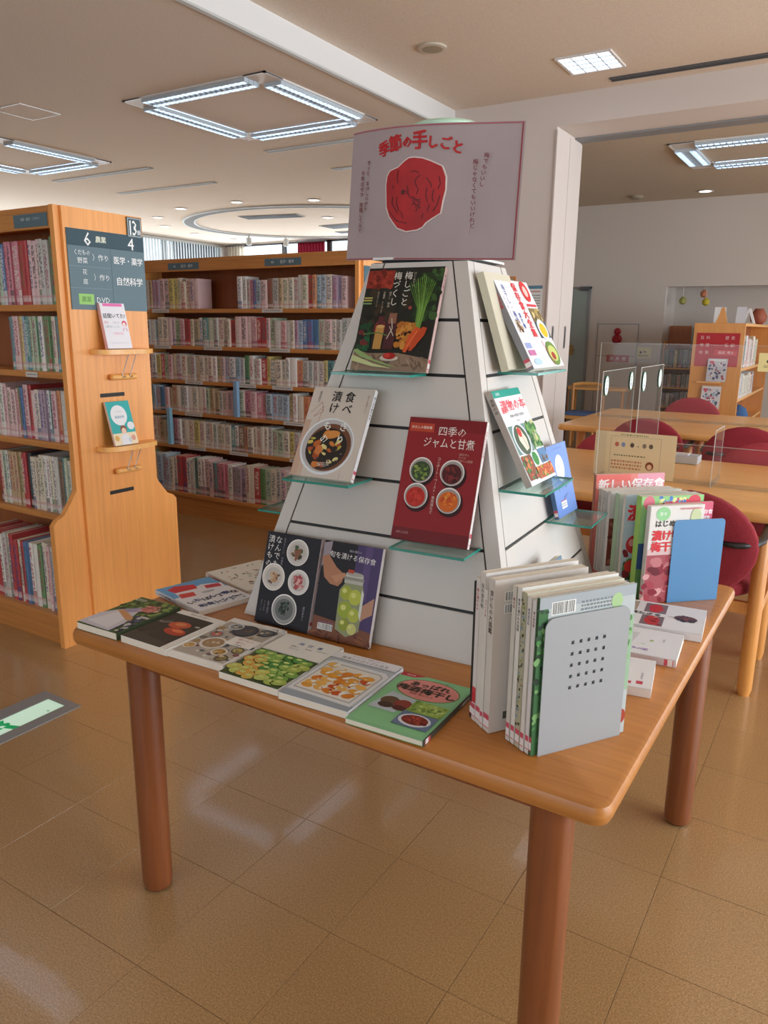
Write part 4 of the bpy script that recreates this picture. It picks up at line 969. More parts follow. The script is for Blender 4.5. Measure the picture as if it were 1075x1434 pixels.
#==BOOKS==
# ------------------------------------------------------------------ books leaning on the pyramid
# dark plum-and-vegetable book
w_, h_, t_ = .2185, .273, .012
T, p = book('cookbook', 'dark vegetable still life cookbook with carrots, highest on the pyramid front', w_, h_, t_, '24241f', lean((-1.131, 1.668, 1.3905), 2.3, 21), spine='d8b8b4', spine_side='R')
p.rect(0, .80, .36, .975, '8e2f22').blobs(.02, .80, .34, .97, ['7a261c', 'a03a28', '6a2018'], 26, .03)
p.poly([(0, 0), (1, 0), (1, .12), (.6, .17), (.2, .16), (0, .2)], '8f7763').blobs(.05, .02, .95, .13, ['a08a74', '7f6a58', '6e5b4c'], 26, .05, .4)
p.blobs(.68, .5, .98, .95, ['2f4a26', '3d5c2f', '26391f', '1f2c1a'], 90, .035, 1.6)
p.blobs(.02, .35, .6, .75, ['1c1c18', '2b2a22', '3a2f22'], 40, .06)
for k in range(14): a_ = .80+.012*(k-7)*.9; p.line([(.79+.004*(k-7), .34), (.80+.008*(k-7), .6), (.76+.026*(k-7), .92-.012*abs(k-7))], .008, random.choice(['6f9a3f', '8fb55a', '557f34']))
p.ell(.30, .40, .075, .11, '7a2a2c').rect(.26, .28, .34, .52, '56262a').rect(.385, .2, .52, .5, '4a2326').rect(.40, .45, .50, .55, '8a5f4c').rect(.25, .2, .36, .42, 'b8894a').ell(.31, .42, .055, .02, 'd0a468')
p.blobs(.55, .22, .78, .45, ['b8742a', 'a86426', 'c98a3c', '8a4f20'], 34, .04).ell(.15, .27, .05, .07, '24583a').rect(.115, .18, .19, .32, '1f5a38').blobs(.04, .2, .2, .45, ['2f5a34', '6a2a2c', '21482c'], 18, .03)
p.line([(.10, .34), (.3, .36), (.42, .33)], .012, '587a3c').line([(.42, .3), (.47, .4), (.44, .5)], .01, 'cfc4b4').line([(.43, .42), (.5, .33)], .009, 'cfc4b4')
p.poly([(.66, .18), (.70, .17), (.80, .33), (.84, .40), (.78, .42), (.70, .33)], 'd2562a').poly([(.73, .19), (.77, .19), (.90, .34), (.92, .41), (.86, .42), (.78, .33)], 'c04a26').line([(.70, .22), (.80, .38)], .008, 'e88650')
p.ell(.50, .115, .12, .035, 'c9bfae').ell(.50, .135, .085, .04, 'a3241f').ell(.47, .14, .04, .028, 'c23a30').poly([(.0, .18), (.12, .12), (.5, .04), (.62, .03), (.3, .10), (.05, .20)], '8da86a').poly([(0, .14), (.3, .06), (.55, .02), (.3, .03), (0, .08)], 'c0c890')
p.rect(.02, .69, .13, .705, 'b5a95c').rect(.01, .665, .13, .68, 'b5a95c').rect(.0, .635, .13, .65, '7f9a6a')
p.text('梅しごと', .56, .955, .085, 'e9e4da', vert=True).text('梅づくし', .42, .955, .085, 'e9e4da', vert=True).text('はじめての', .64, .95, .03, 'b8b09c', vert=True).text('梅干し 梅酒', .36, .76, .026, 'c8bfae', vert=True).text('甘露煮 らっきょう', .28, .76, .024, 'c8bfae', vert=True).text('保存食いろいろ', .20, .76, .022, 'a89f8e', vert=True).ell(.655, .60, .022, .022, '9a4a40')
p.build('cover_print', T); spine_print(T, h_, t_, 'R', w_, '梅しごと梅づくし', '8a4040')

# white book with a bowl
w_, h_, t_ = .186, .247, .013
T, p = book('cookbook', 'pale cookbook with a bowl of pickles and black lettering, pyramid front left', w_, h_, t_, 'cdc2b8', lean((-1.224, 1.528, 1.1235), 1.5, 28.5), spine='e2e0e2', spine_side='R')
p.rect(0, 0, .1, .62, 'c3a592').rect(.1, 0, .18, .5, 'c8b09f')
p.line([(.06, .70), (.2, .83), (.26, .72), (.12, .66), (.24, .78), (.22, .58)], .008, 'b0826e')
p.ell(.47, .345, .43, .415, 'dde3e8', 8, 32).ell(.475, .35, .405, .385, 'b8b4b4', 8, 32).ell(.50, .335, .36, .345, '6d4632', 8, 32).ell(.47, .32, .33, .30, '2c2725', 8, 30)
p.blobs(.2, .14, .75, .52, ['b5632c', 'c87a3c', '9a4a24', 'a84f2c'], 20, .055, .8, .2, (.47, .31, .28, .2)).blobs(.18, .12, .75, .5, ['cfc05e', 'b8ab48', 'd8cc8a'], 14, .045, .6, .2, (.47, .31, .3, .22)).blobs(.3, .12, .75, .42, ['3a2a2c', '57414c', '8a7a80'], 12, .03, .4, .2, (.5, .27, .25, .16)).ell(.5, .475, .14, .06, 'd08a44', 10).ell(.36, .30, .06, .07, 'c97844')
p.text('食べ', .635, .965, .125, '2e2c2c', vert=True, bold=.015, track=1.05).text('漬け', .42, .965, .125, '2e2c2c', vert=True, bold=.015, track=1.05).text('きり', .66, .64, .11, 'e9ece8', vert=True, bold=.01, track=1.3).text('もの', .40, .64, .11, 'e9ece8', vert=True, bold=.01, track=1.3)
p.text('重信初江', .14, .95, .032, '5a5048', vert=True).text('野菜の常備菜レシピ', .93, .93, .022, 'a07a68', vert=True).text('保存食', .50, .15, .05, 'd0c8c0', rot=8).text('きょうから', .80, .10, .02, '8a7a6a', vert=True)
p.build('cover_print', T); spine_print(T, h_, t_, 'R', w_, '食べきり漬けもの', '3a3a4a')

# red jam book
w_, h_, t_ = .2025, .305, .012
T, p = book('cookbook', 'crimson jam cookbook with four white cups in the middle of the pyramid front', w_, h_, t_, '8c1c22', lean((-.9355, 1.557, .9935), 3.5, 19), spine='e0d6d4', spine_side='R')
p.rect(0, 0, 1, .10, '6e151b').rect(0, .90, 1, 1, '7c181e').rect(.02, .885, .34, .955, 'b8432a').text('わたしの保存食', .18, .92, .026, 'f0ddd0', bold=.015)
p.text('四季の', .585, .90, .082, 'efe4de', bold=-.003).text('ジャムと甘煮', .56, .805, .088, 'efe4de', sx=.84, bold=-.003).text('保存びん', .78, .725, .022, 'c8988a').text('ラベル', .76, .70, .022, 'c8988a').text('料理への展開', .80, .675, .022, 'c8988a')
for cu__, cv__, c_, c2 in ((.26, .575, '37482a', ['6f8a3a', '2a3a1e', '8a9a4a', '405a2c']), (.665, .575, '4e1519', ['6a1c20', '3a0f12', '7a2a26']), (.245, .365, 'b82c22', ['c43a2c', 'a8241c']), (.675, .355, 'd0641e', ['e07a28', 'c04a1c', 'd89030'])):
    p.ell(cu__+.02, cv__-.02, .165, .165, '2e0a10', n=26).ell(cu__, cv__, .155, .155, 'e6e0dc', n=30).ell(cu__+.0, cv__-.004, .143, .143, '9c9490', n=30).ell(cu__-.002, cv__-.01, .125, .120, c_, n=28).blobs(cu__-.09, cv__-.07, cu__+.09, cv__+.05, c2, 22, .026, .8, .2, (cu__, cv__-.007, .10, .066))
p.text('コンポート・ペースト・果実酒など', .475, .69, .0285, 'd8b8ae', vert=True, bold=.01).text('婦人之友社', .15, .06, .022, 'c09a92').rect(0, .0, .16, .012, '5a1016')
p.build('cover_print', T); spine_print(T, h_, t_, 'R', w_, '四季のジャムと甘煮', 'b04a54')

# black book with white bowls, on the table
w_, h_, t_ = .176, .247, .012
T, p = book('cookbook', 'black cookbook with four round bowls leaning at the pyramid foot', w_, h_, t_, '211f27', lean((-1.313, 1.474, TZ+.001), 2.0, 17), spine='d8c4c8', spine_side='R')
for cu__, cv__, rr, c_, c2 in ((.60, .82, .20, 'ccc6c2', ['4a5a3a', '7a6a44', '3a3c2c', '8a5a44']), (.23, .515, .21, 'd6cdc4', ['c9a888', 'b89070', '6a5240']), (.70, .51, .19, 'dbd4d2', ['c87a7a', 'a84a4c', 'e0b0a8']), (.52, .195, .23, '9a9a98', ['3a4440', '24302c', '4e5a54'])):
    p.ell(cu__, cv__, rr, rr, 'efebe6', n=32).ell(cu__, cv__-.003, rr*.93, rr*.93, c_, n=32).ell(cu__, cv__, rr*.72, rr*.70, {'9a9a98': '6c6f6d'}.get(c_, 'bfb8b2'), n=26).blobs(cu__-rr*.45, cv__-rr*.35, cu__+rr*.45, cv__+rr*.3, c2, 26, .035, .8, .2, (cu__, cv__, rr*.5, rr*.36))
p.text('なんでも', .235, .965, .088, 'e8e6e4', vert=True).text('漬けもの', .10, .965, .088, 'e8e6e4', vert=True).text('毎日おいしい 常備菜', .345, .955, .03, '8f8b98', vert=True).text('季節の野菜で', .22, .25, .024, 'a5a2aa', vert=True).text('つくりおき', .15, .25, .024, 'a5a2aa', vert=True).text('毎日の一皿', .09, .25, .024, '807d88', vert=True).text('渡辺あきこ', .87, .27, .03, 'a5a2aa', vert=True)
p.build('cover_print', T); spine_print(T, h_, t_, 'R', w_, 'なんでも漬けもの', '9a8a90')

# preserving jar book
w_, h_, t_ = .172, .25, .012
T, p = book('cookbook', 'dark purple cookbook showing hands round a jar of green plums, at the pyramid foot', w_, h_, t_, '1d1a20', lean((-1.126, 1.478, TZ+.001), 3.0, 17.5), spine='ddd3d2', spine_side='R')
p.rect(.58, .15, 1, 1, '4a3a66').rect(.72, .45, .84, 1, '5b4a78').poly([(0, 0), (1, 0), (1, .15), (0, .22)], '7a4a34').blobs(0, .01, 1, .12, ['8a5638', '6a3c2a', '5c3426'], 20, .07, .35).poly([(0, .97), (.14, 1), (.12, .8), (0, .72)], '9a8f98')
p.poly([(0, .82), (.10, .86), (.27, .74), (.42, .68), (.40, .60), (.34, .55), (.20, .56), (.08, .62)], 'b07a5c').poly([(.2, .64), (.42, .70), (.46, .67), (.3, .58)], 'c08a6c').poly([(.98, .5), (.80, .40), (.66, .36), (.60, .30), (.66, .24), (.62, .16), (.70, .15), (.84, .27), (.98, .33)], 'b88a70')
p.poly([(.40, .12), (.38, .52), (.46, .60), (.76, .60), (.80, .52), (.80, .14), (.6, .06)], '8f9470').rect(.44, .60, .76, .635, 'b8b6ac').rect(.43, .635, .77, .665, '8f8d86').rect(.45, .665, .75, .70, 'c2c0b8').ell(.60, .70, .15, .03, 'a8a69c').rect(.48, .705, .58, .74, 'b8442e')
for c_, q_, r_ in (('a3ac3c', (.50, .50), .10), ('b8bf4a', (.66, .47), .11), ('98a838', (.52, .33), .12), ('aeb648', (.68, .29), .10), ('8f9a34', (.54, .18), .09), ('c6c67a', (.68, .15), .08)): p.ell(*q_, r_, r_*1.05, c_, n=16).ell(q_[0]-.03, q_[1]+.02, r_*.4, r_*.35, 'd4d67e')
p.poly([(.76, .56), (.80, .52), (.80, .25), (.76, .3)], 'd8dcd0').text('晴れ晴れの', .56, .925, .03, 'b8b0c4').text('旬を漬ける保存食', .52, .86, .07, 'ece8e8', sx=.98, rot=-2).barcode(.10, .085, .36, .15).scrib(.1, .155, .36, .175, '8a6a90', 1)
p.build('cover_print', T)
T['label'] = 'dark purple cookbook showing hands round a jar of green plums, at the pyramid foot'

# bright side: three facing books and two behind
w_, h_, t_ = .238, .254, .018
BR = 90.9
T, p = book('cookbook', 'white magazine with blue and red headline strips, highest on the bright side', w_, h_, t_, 'e6e6ea', lean((-.7246+.004, 1.852, 1.3945), BR, 29), spine='8a8a90')
p.text('梅干し・梅酒', .17, .94, .075, '4a5aa0', vert=True, bold=.02).text('漬け物', .30, .62, .06, '3f58a8', vert=True, bold=.02).text('保存食大全集', .50, .97, .105, 'd83a44', vert=True, bold=.05, sx=1.2).text('らっきょう', .06, .80, .05, '8a8ea0', vert=True)
p.rect(.08, .40, .2, .52, '6a5040').blobs(.08, .4, .2, .52, ['e0d0c0', '3a2c24', 'b89a80'], 10, .03).rect(.06, .22, .22, .28, '9aa8d8').rect(.06, .14, .26, .2, 'c878a8').ell(.22, .07, .12, .04, 'b8d4ec')
p.ell(.80, .88, .12, .13, 'd8363c').ell(.80, .88, .06, .07, 'f0c8c0').rect(.66, .70, .96, .73, 'd84450').rect(.66, .52, .98, .68, '8a7448').blobs(.68, .53, .96, .67, ['5a5034', 'b8a060', 'd8c890'], 18, .03).rect(.66, .33, .98, .52, '4c5a6a').ell(.82, .43, .14, .13, 'dfe4e6').ell(.82, .42, .10, .09, 'e8c02c').ell(.80, .15, .17, .15, '6f8f4a').ell(.80, .15, .13, .10, 'c8d078').ell(.78, .12, .06, .05, 'a83a2c').line([(.6, .3), (.7, .02)], .012, 'd85058')
p.build('cover_print', T); spine_print(T, h_, t_, 'L', w_, '漬け物保存食', 'c04a4a')
T, p = book('cookbook', 'thick cream-edged book tucked behind the magazine on the bright side', .17, .25, .02, 'cfc8b4', lean((-.770, 1.800, 1.3945), BR, 18.5), spine='cfc9b2'); p.k = 1
p.ell(.6, .45, .2, .3, '8a2a34'); p.build('cover_print', T)
w_, h_, t_ = .182, .25, .017
T, p = book('cookbook', 'white cookbook with green heading band and food photos on the bright side', w_, h_, t_, 'e8e8ea', lean((-.656, 1.716, 1.1235), 91.5, 28), spine='b0a69e')
p.rect(0, .925, 1, 1, '2a9c8c').text('決定版', .17, .962, .035, 'f4f4f4').text('漬物の本', .55, .83, .125, 'e0606c', bold=.03, sx=1.3).text('最新', .17, .79, .075, 'e0606c', bold=.02).text('季節の野菜で簡単に', .55, .715, .035, '5a5a60', sx=1.3).text('家庭料理', .5, .66, .022, '9a9aa0')
p.rect(.03, .32, .62, .62, '6f8f8a').ell(.34, .46, .27, .26, 'd8dee6').ell(.34, .46, .23, .22, '4a5a44').poly([(.30, .60), (.40, .58), (.50, .46), (.46, .36), (.34, .34), (.24, .46)], 'efe0cc').ell(.34, .54, .07, .07, 'c83a34').line([(.38, .5), (.42, .36)], .012, '8a3a2c')
p.rect(.64, .34, .97, .62, '8aa07a').blobs(.64, .34, .97, .61, ['3c7a3c', '6fa050', '2c5a30', 'c8c890'], 50, .035, 1.8)
p.rect(.03, .05, .36, .30, '8a4a30').blobs(.04, .06, .35, .29, ['b8503a', 'd07a4a', '5a3a28', '4a7a3a'], 30, .04).rect(.38, .16, .66, .30, 'dfe4e8').ell(.5, .24, .10, .10, '3c8a44').rect(.68, .17, .97, .32, '5a84b0').blobs(.70, .18, .95, .27, ['5a4a44', '7a6050'], 12, .03)
p.rect(.38, .03, .97, .155, 'b85a34').blobs(.38, .03, .97, .15, ['d86a3a', 'e8a050', 'a83428', '6a8a3c', 'c84a30'], 46, .03)
p.build('cover_print', T); spine_print(T, h_, t_, 'L', w_, '漬物の本', '6a5a50', label=False)
w_, h_, t_ = .159, .202, .012
T, p = book('cookbook', 'blue book with a white oval title at the far end of the bright side', w_, h_, t_, '6688cc', lean((-.672, 1.992, .987), 90, 15), spine='4a6a94')
p.ell(.5, .66, .21, .24, 'eef0f4').text('ほ', .42, .67, .11, '6a84a0').text('ん', .62, .68, .08, '6a84a0').scrib(.25, .93, .75, .95, '4a64a8', 1).blobs(.2, .36, .7, .46, ['5a80a8', '4a78a0'], 16, .05, .4).text('はじめて', .55, .26, .05, '3a4a80', rot=12).rect(.25, .10, .52, .20, 'e4e4ea').rect(.25, .20, .52, .22, '9a6a9a').scrib(.28, .12, .5, .18, '8a8a98', 2)
p.build('cover_print', T); spine_print(T, h_, t_, 'L', w_, '', '333333')
T, p = book('cookbook', 'dark blue-grey book standing on the table against the bright side, mostly hidden', .17, .21, .016, '6a8496', lean((-.556, 1.70, TZ+.001), 92, 17), spine='55697a')
p.rect(.05, .7, .95, .95, '7d97a8').blobs(.1, .2, .9, .9, ['8aa2b0', '5a7484'], 20, .08); p.build('cover_print', T)

# ------------------------------------------------------------------ books lying on the table
def flat(label, c, o, ang, w, h, t, page=None, **k):
    a = R(ang); return book('cookbook', label, w, h, t, c, frame((math.cos(a), math.sin(a), 0), (-math.sin(a), math.cos(a), 0), (o[0], o[1], TZ+.0008)), **k)
T, p = flat('garden cookbook with a person in a leafy field, leftmost of the front row lying flat', '56683c', (-1.668, 1.172), 1.5, .150, .222, .020, spine='4a5a44', spine_side='R')
p.blobs(.02, .45, .98, .98, ['3a5228', '587a3a', '7a9a4a', '2c3f22', '95a860'], 110, .055).blobs(.7, .02, .98, .5, ['4a5070', '2c3040', 'c8c8c0', '5a6488'], 50, .045)
p.poly([(0, .02), (.8, .0), (.78, .25), (.55, .62), (.2, .55), (0, .35)], 'cfcdd8').poly([(.1, .1), (.7, .05), (.6, .45), (.25, .5)], 'e0dfe6').poly([(.2, .55), (.5, .72), (.62, .62), (.4, .5)], 'a49cc0').poly([(.18, .5), (.26, .56), (.72, .42), (.78, .34), (.7, .32)], 'd09a6a').ell(.66, .70, .16, .13, 'c4786a', wob=.1).ell(.60, .78, .09, .08, 'b8605c').blobs(.5, .62, .85, .85, ['c88a80', 'a86058', 'd8a8a0'], 14, .04).scrib(.04, .86, .3, .93, 'e8ecd8', 2)
p.build('cover_print', T)
T, p = flat('white cookbook with two red apples on black, second lying in the front row', 'e9e7e2', (-1.505, 1.178), 0, .163, .212, .018, spine='e9e7e2', spine_side='R')
p.rect(.0, .0, .86, .88, '3a342c').blobs(.05, .03, .8, .3, ['4a4238', '2c2822'], 18, .08, .5).poly([(0, 0), (.86, 0), (.86, .12), (0, .22)], '4c453a').ell(.47, .60, .20, .13, 'c85a34', 10).ell(.47, .62, .10, .06, 'd88a58', 10).ell(.60, .42, .22, .12, 'b8442a', -5).ell(.62, .45, .12, .05, 'e07a4c').ell(.16, .6, .12, .05, '8f8b84', 20).ell(.16, .61, .09, .035, '57524a', 20).ell(.78, .66, .05, .03, 'b8b8b0').text('果実のある暮らし', .5, .94, .045, '9a948c')
p.build('cover_print', T)
T, p = flat('white cookbook crowded with small bowls, third lying in the front row', 'eceae6', (-1.341, 1.182), 2.0, .175, .244, .016, spine_side='R')
p.rect(.04, .03, .96, .90, 'b5ada2').blobs(.05, .05, .95, .88, ['8a5a58', 'c8c4b8', '7a7468', 'a88a60', '5c6470', 'd8d4cc'], 80, .05)
for u, v, r, c_, c2 in ((.38, .36, .20, 'e0dcd4', 'a88a68'), (.66, .22, .12, 'e4e0d8', 'b8904a'), (.82, .12, .10, '5a4a3c', '8a7a4c'), (.14, .20, .10, 'e4e0d8', 'c8a05c'), (.86, .33, .09, '4a4a44', 'b8a85c'), (.2, .55, .10, '8a8a90', 'c86a5c'), (.5, .76, .20, '3c3c42', '4c4c54'), (.82, .82, .12, '4a4e58', '6a707a'), (.28, .80, .12, 'd8dce0', '8a9098')):
    p.ell(u, v, r, r, c_, n=22).ell(u, v, r*.8, r*.78, c2, n=20).blobs(u-r*.6, v-r*.4, u+r*.6, v+r*.4, [c2, 'd0c0a0', '6a5a44'], 8, .03, inside=(u, v, r*.6, r*.45))
p.rect(.52, .40, .98, .60, 'eeeae6').text('漬けもの', .75, .55, .05, 'b85a50').text('梅干し', .75, .48, .045, 'b85a50').text('常備菜', .75, .43, .03, '6a6a70').rect(.62, .9, .98, .99, 'eceae6').line([(.80, .93), (.9, .95), (.92, .90)], .014, '5a6470')
p.build('cover_print', T)
T, p = flat('white cookbook with a pile of green and yellow plums, fourth lying in the front row', 'ecebe6', (-1.155, 1.162), 1.0, .170, .256, .016, spine_side='R')
p.rect(0, .0, 1, .60, '4c5a34')
for i in range(36):
    u = .09+(i % 6)*.155+.07*((i//6) % 2)+random.uniform(-.03, .03); u = min(u, .90); v = .53-(i//6)*.09+random.uniform(-.02, .02); c_ = random.choice(['7aa84c', '8fb85a', '5c9a48', 'a8bc58', '4c8a3c'] if u+v*1.6 > .9 else ['c8c060', 'd0b458', 'b8c468', 'd8a850'])
    a2 = random.uniform(-30, 50); p.ell(u, v, .118, .09, '3c5228', a2, 16).ell(u, v+.006, .108, .082, c_, a2, 16).ell(u-.02, v+.02, .05, .028, 'c4d47c', 0, 10); p.k -= 2
p.rect(0, .60, 1, 1, 'ecebe6').text('梅', .42, .86, .06, '7a8ab0', bold=.02).text('仕', .58, .86, .06, '7a8ab0', bold=.02).text('事', .74, .86, .06, '7a8ab0', bold=.02).text('青梅の', .38, .78, .03, '6a7064').text('手しごと', .42, .73, .028, '6a7064').text('保存食', .62, .78, .025, '6a7064').text('料理と暮らし', .85, .80, .022, '8a8a86', vert=False)
p.build('cover_print', T)
T, p = flat('white cookbook with peaches on a white tray, fifth lying in the front row', 'e4e4ea', (-.978, 1.158), 2.5, .176, .242, .016, spine_side='R')
p.rect(0, .0, 1, .86, 'b8c0c8').rect(0, 0, 1, .10, '9aa4ae').poly([(.02, .12), (.96, .08), (.98, .74), (.9, .80), (.1, .82), (.03, .76)], 'dfe2e6').poly([(.06, .16), (.91, .13), (.93, .70), (.86, .75), (.14, .77), (.08, .72)], 'b4b4b4').poly([(.08, .18), (.89, .15), (.91, .69), (.85, .73), (.15, .75), (.10, .71)], 'e6e2da')
for i in range(26):
    u = .2+.15*(i % 5)+random.uniform(-.03, .03); v = .25+.09*(i//5)+random.uniform(-.02, .02)
    p.ell(u, v, .085, .06, random.choice(['d8842c', 'e0a03c', 'c8581f', 'e8b45c']), random.uniform(-40, 40), 13, .1)
    if i % 2: p.ell(u+.05, v+.02, .07, .03, 'f0ece4', random.uniform(0, 90), 11, .15)
p.blobs(.2, .22, .85, .68, ['b8341c', 'f4ecd8', 'f0e0c0', 'e8b040'], 26, .022).rect(0, .86, 1, 1, 'e8e6ec').text('果実のシロップと白玉', .5, .905, .055, '5c5a66', sx=.95).text('ひんやり甘い季節のおやつ', .5, .965, .03, '9a6a80')
p.build('cover_print', T)
T, p = flat('green cookbook with a pink oval title lying nearest the upright books', '86bf8e', (-.797, 1.150), 2.0, .176, .25, .012, spine='4a4a40', spine_side='R')
p.rect(.05, .04, .95, .97, '8cc892').poly([(0, .93), (0, 1), (.34, 1), (.20, .93)], 'b8343a').text('保存版', .14, .965, .03, 'f0d8d0').text('手作りで楽しむ', .62, .945, .03, '4a8a58').ell(.52, .76, .42, .27, '5a7a4a', n=34).ell(.52, .76, .405, .255, 'e0908a', n=34).text('あっぱれ', .50, .84, .095, '3a2f24', bold=.05, rot=2).text('梅酒', .28, .735, .11, '3a2f24', bold=.05).text('梅干し', .68, .735, .11, '3a2f24', bold=.05).text('梅肉 梅エキス', .5, .655, .035, '7a2a2c')
p.poly([(.06, .27), (.42, .27), (.54, .55), (.15, .60)], 'b8c4cc').ell(.24, .44, .12, .11, '6a5038').ell(.24, .36, .10, .07, '4a3428').ell(.42, .43, .11, .11, '8a3a2c').ell(.42, .36, .09, .06, '5a2018').rect(.52, .36, .96, .55, '9ab85a').blobs(.54, .38, .95, .54, ['a8c860', '88a848', 'c0d880', '6f8f3a'], 60, .03).rect(.50, .12, .95, .345, '6a7a9a').ell(.72, .235, .20, .14, 'd8dce4').ell(.72, .24, .165, .11, '7a2a20').blobs(.58, .18, .86, .30, ['9a3a28', '6a1f18', 'b85038'], 22, .03, .8, .2, (.72, .24, .15, .07))
p.build('cover_print', T); spine_print(T, .25, .012, 'R', .176, 'あっぱれ梅酒梅干し', 'e8e0d0')
# two lying behind, left of the pyramid
a_ = math.degrees(math.atan2(.97, .236))
T, p = flat('light blue and white cookbook with red shapes, lying behind the front row on the left', 'e8e8ee', (-1.468, 1.412), a_, .180, .242, .014, spine='d6dce4')
p.rect(0, .55, 1, 1, '6aa8dc').poly([(.1, .45), (.9, .35), (1, .7), (.7, .8), (.4, .72), (.15, .8)], 'e8e8ee').poly([(.15, .72), (.55, .70), (.6, .86), (.3, .95), (.12, .88)], 'd8343c').poly([(.1, .50), (.35, .48), (.4, .62), (.15, .65)], 'd84a44').poly([(.65, .62), (.92, .58), (.95, .70), (.7, .74)], 'c83a4a').ell(.6, .52, .12, .05, 'b8b8bc')
for i, c_ in enumerate('いちばん丁寧な'): p.text(c_, .12+.13*i, .30+.03*(i % 2), .11, '34487a' if i % 2 else '3c3c44', bold=.04)
p.text('和食レシピ', .45, .13, .10, '3c4a70', bold=.04).text('梅干', .85, .14, .06, '44444c', bold=.02).blobs(.05, .04, .9, .1, ['34487a', 'b8b8b8'], 10, .02); p.build('cover_print', T); spine_print(T, .242, .014, 'L', .18, 'いちばん丁寧な和食レシピ', '6a5a70', label=False)
T, p = flat('cream cookbook with small scattered drawings, half hidden behind the pyramid on the left', 'e9e6dc', (-1.470, 1.612), a_-1, .205, .235, .014, spine='cdbcae')
for i in range(46): p.ell(random.uniform(.06, .94), random.uniform(.06, .94), random.uniform(.015, .05), random.uniform(.008, .02), random.choice(['b8443c', '4c7a5c', '6a6a66', '8a9a8a', 'c87a50']), random.uniform(0, 180), 10, .3)
p.build('cover_print', T); spine_print(T, .235, .014, 'L', .205, '料理の手ほどき帖', 'a04a44', label=False)
# three lying on the right edge (read from the right side)
T, p = flat('white cookbook with red dishes, nearest to the blue bookend on the right edge', 'e9e9ee', (-.262, 1.985), 96, .198, .24, .020, spine_side='L')
p.rect(.06, .42, .44, .66, '7a6a70').ell(.25, .54, .17, .10, 'b8323a').blobs(.1, .46, .4, .62, ['c83a34', 'd88a80', '8a2428'], 14, .035).rect(.56, .42, .94, .66, '7c7078').ell(.75, .54, .17, .09, 'c43440').blobs(.6, .46, .9, .62, ['c83a44', '8a3a40'], 10, .035)
p.rect(.06, .74, .40, .98, 'c8beb4').ell(.23, .86, .15, .13, 'a82820').ell(.23, .86, .06, .05, 'c8a83c').rect(.56, .74, .94, .98, 'b0a094').ell(.75, .86, .16, .08, 'b8684c').text('漬けもの', .49, .80, .085, '35353c', vert=True, bold=.04).ell(.5, .20, .11, .15, '5a3438').blobs(.4, .12, .6, .28, ['7a3a3c', '3a2a30', '9a4a4c'], 14, .035, inside=(.5, .2, .1, .1)).line([(.5, .33), (.5, .39)], .01, '9a9aa0')
p.build('cover_print', T)
T, p = flat('white cookbook with a dish of greens, middle one on the right edge', 'e8e8ee', (-.286, 1.79), 95, .176, .23, .018, spine='d8c8cc')
p.ell(.55, .80, .22, .20, 'a8a89a').ell(.55, .80, .19, .16, '8a8c5c').blobs(.4, .70, .7, .9, ['c8ccb0', '5a6a34', 'd8dcc8', '7a6a44'], 26, .04, .5).poly([(.3, .5), (.8, .45), (.75, .66), (.35, .62)], 'd4d6da').text('漬けもの', .20, .42, .06, 'a890c8', bold=.03, rot=90).text('暮らし', .38, .40, .03, '9ac87a', rot=90).ell(.55, .30, .02, .03, 'a8c060').text('保存食', .62, .18, .028, '9aa0b0')
p.build('cover_print', T); spine_print(T, .23, .018, 'L', .176, '', '333333')
T, p = flat('plain white cookbook with two red seals, nearest one on the right edge', 'ecebef', (-.300, 1.598), 99, .162, .20, .020, spine='e4dcd8')
p.poly([(.55, .86), (.9, .86), (.8, .99), (.55, .99)], '7a7a80').text('梅干し', .62, .62, .04, 'c8c8d0', rot=90).rect(.12, .10, .22, .17, 'c8485c').rect(.1, .22, .18, .26, 'c8485c').scrib(.3, .1, .5, .14, 'a8a0b0', 1).text('日々の手仕事', .12, .55, .03, 'a0a0aa', vert=True); p.build('cover_print', T)

# ------------------------------------------------------------------ bookends and upright books on the table
def bookend(label, o, ang, W, H, m, holes=None, r=.02):
    T = thing('bookend', label, 'bookend', M=Matrix.Translation((o[0], o[1], TZ+.0005)) @ Matrix.Rotation(R(ang), 4, 'Z'))
    mb = MB(); th = .0018
    def cell(poly): mb.prism(poly, -th, 0, M=Matrix(((1, 0, 0, 0), (0, 0, 1, 0), (0, 1, 0, 0), (0, 0, 0, 1))))
    xs = [r, W-r]; ys = [H-r]; hx = []; hy = []
    if holes:
        u0, u1, v0, v1, n, s = holes
        hx = [W*(u0+(u1-u0)*i/(n-1)) for i in range(n)]; hy = [H*(v0+(v1-v0)*i/(n-1)) for i in range(n)]
        for q in hx: xs += [q-s/2, q+s/2]
        for q in hy: ys += [q-s/2, q+s/2]
    xs = sorted([0, W]+xs); ys = sorted([0, H]+ys)
    for a, b in zip(xs, xs[1:]):
        for c, d in zip(ys, ys[1:]):
            if any(abs((a+b)/2-q) < 1e-4 for q in hx) and any(abs((c+d)/2-q) < 1e-4 for q in hy): continue
            if c >= H-r-1e-6 and a < 1e-6: cell([(r, H-r)]+[(r-r*math.sin(R(k)), H-r+r*math.cos(R(k))) for k in (0, 22.5, 45, 67.5, 90)]); continue
            if c >= H-r-1e-6 and b > W-1e-6: cell([(W-r, H-r)]+[(W-r+r*math.cos(R(k)), H-r+r*math.sin(R(k))) for k in (0, 22.5, 45, 67.5, 90)]); continue
            cell([(a, c), (b, c), (b, d), (a, d)])
    mb.build('upright_plate', m, T)
    box('base_plate', (.01, 0.0, 0), (W-.01, .115, .0012), m, T); return T
A0 = (-.425, 1.244); AA = 56.5
bookend('white perforated steel bookend at the near end of the upright books', A0, AA, .196, .274, mat('white_steel', '9ea0a3', .4), (.325, .70, .47, .80, 5, .0068))
B0 = (-.404, 2.243); BA = 44
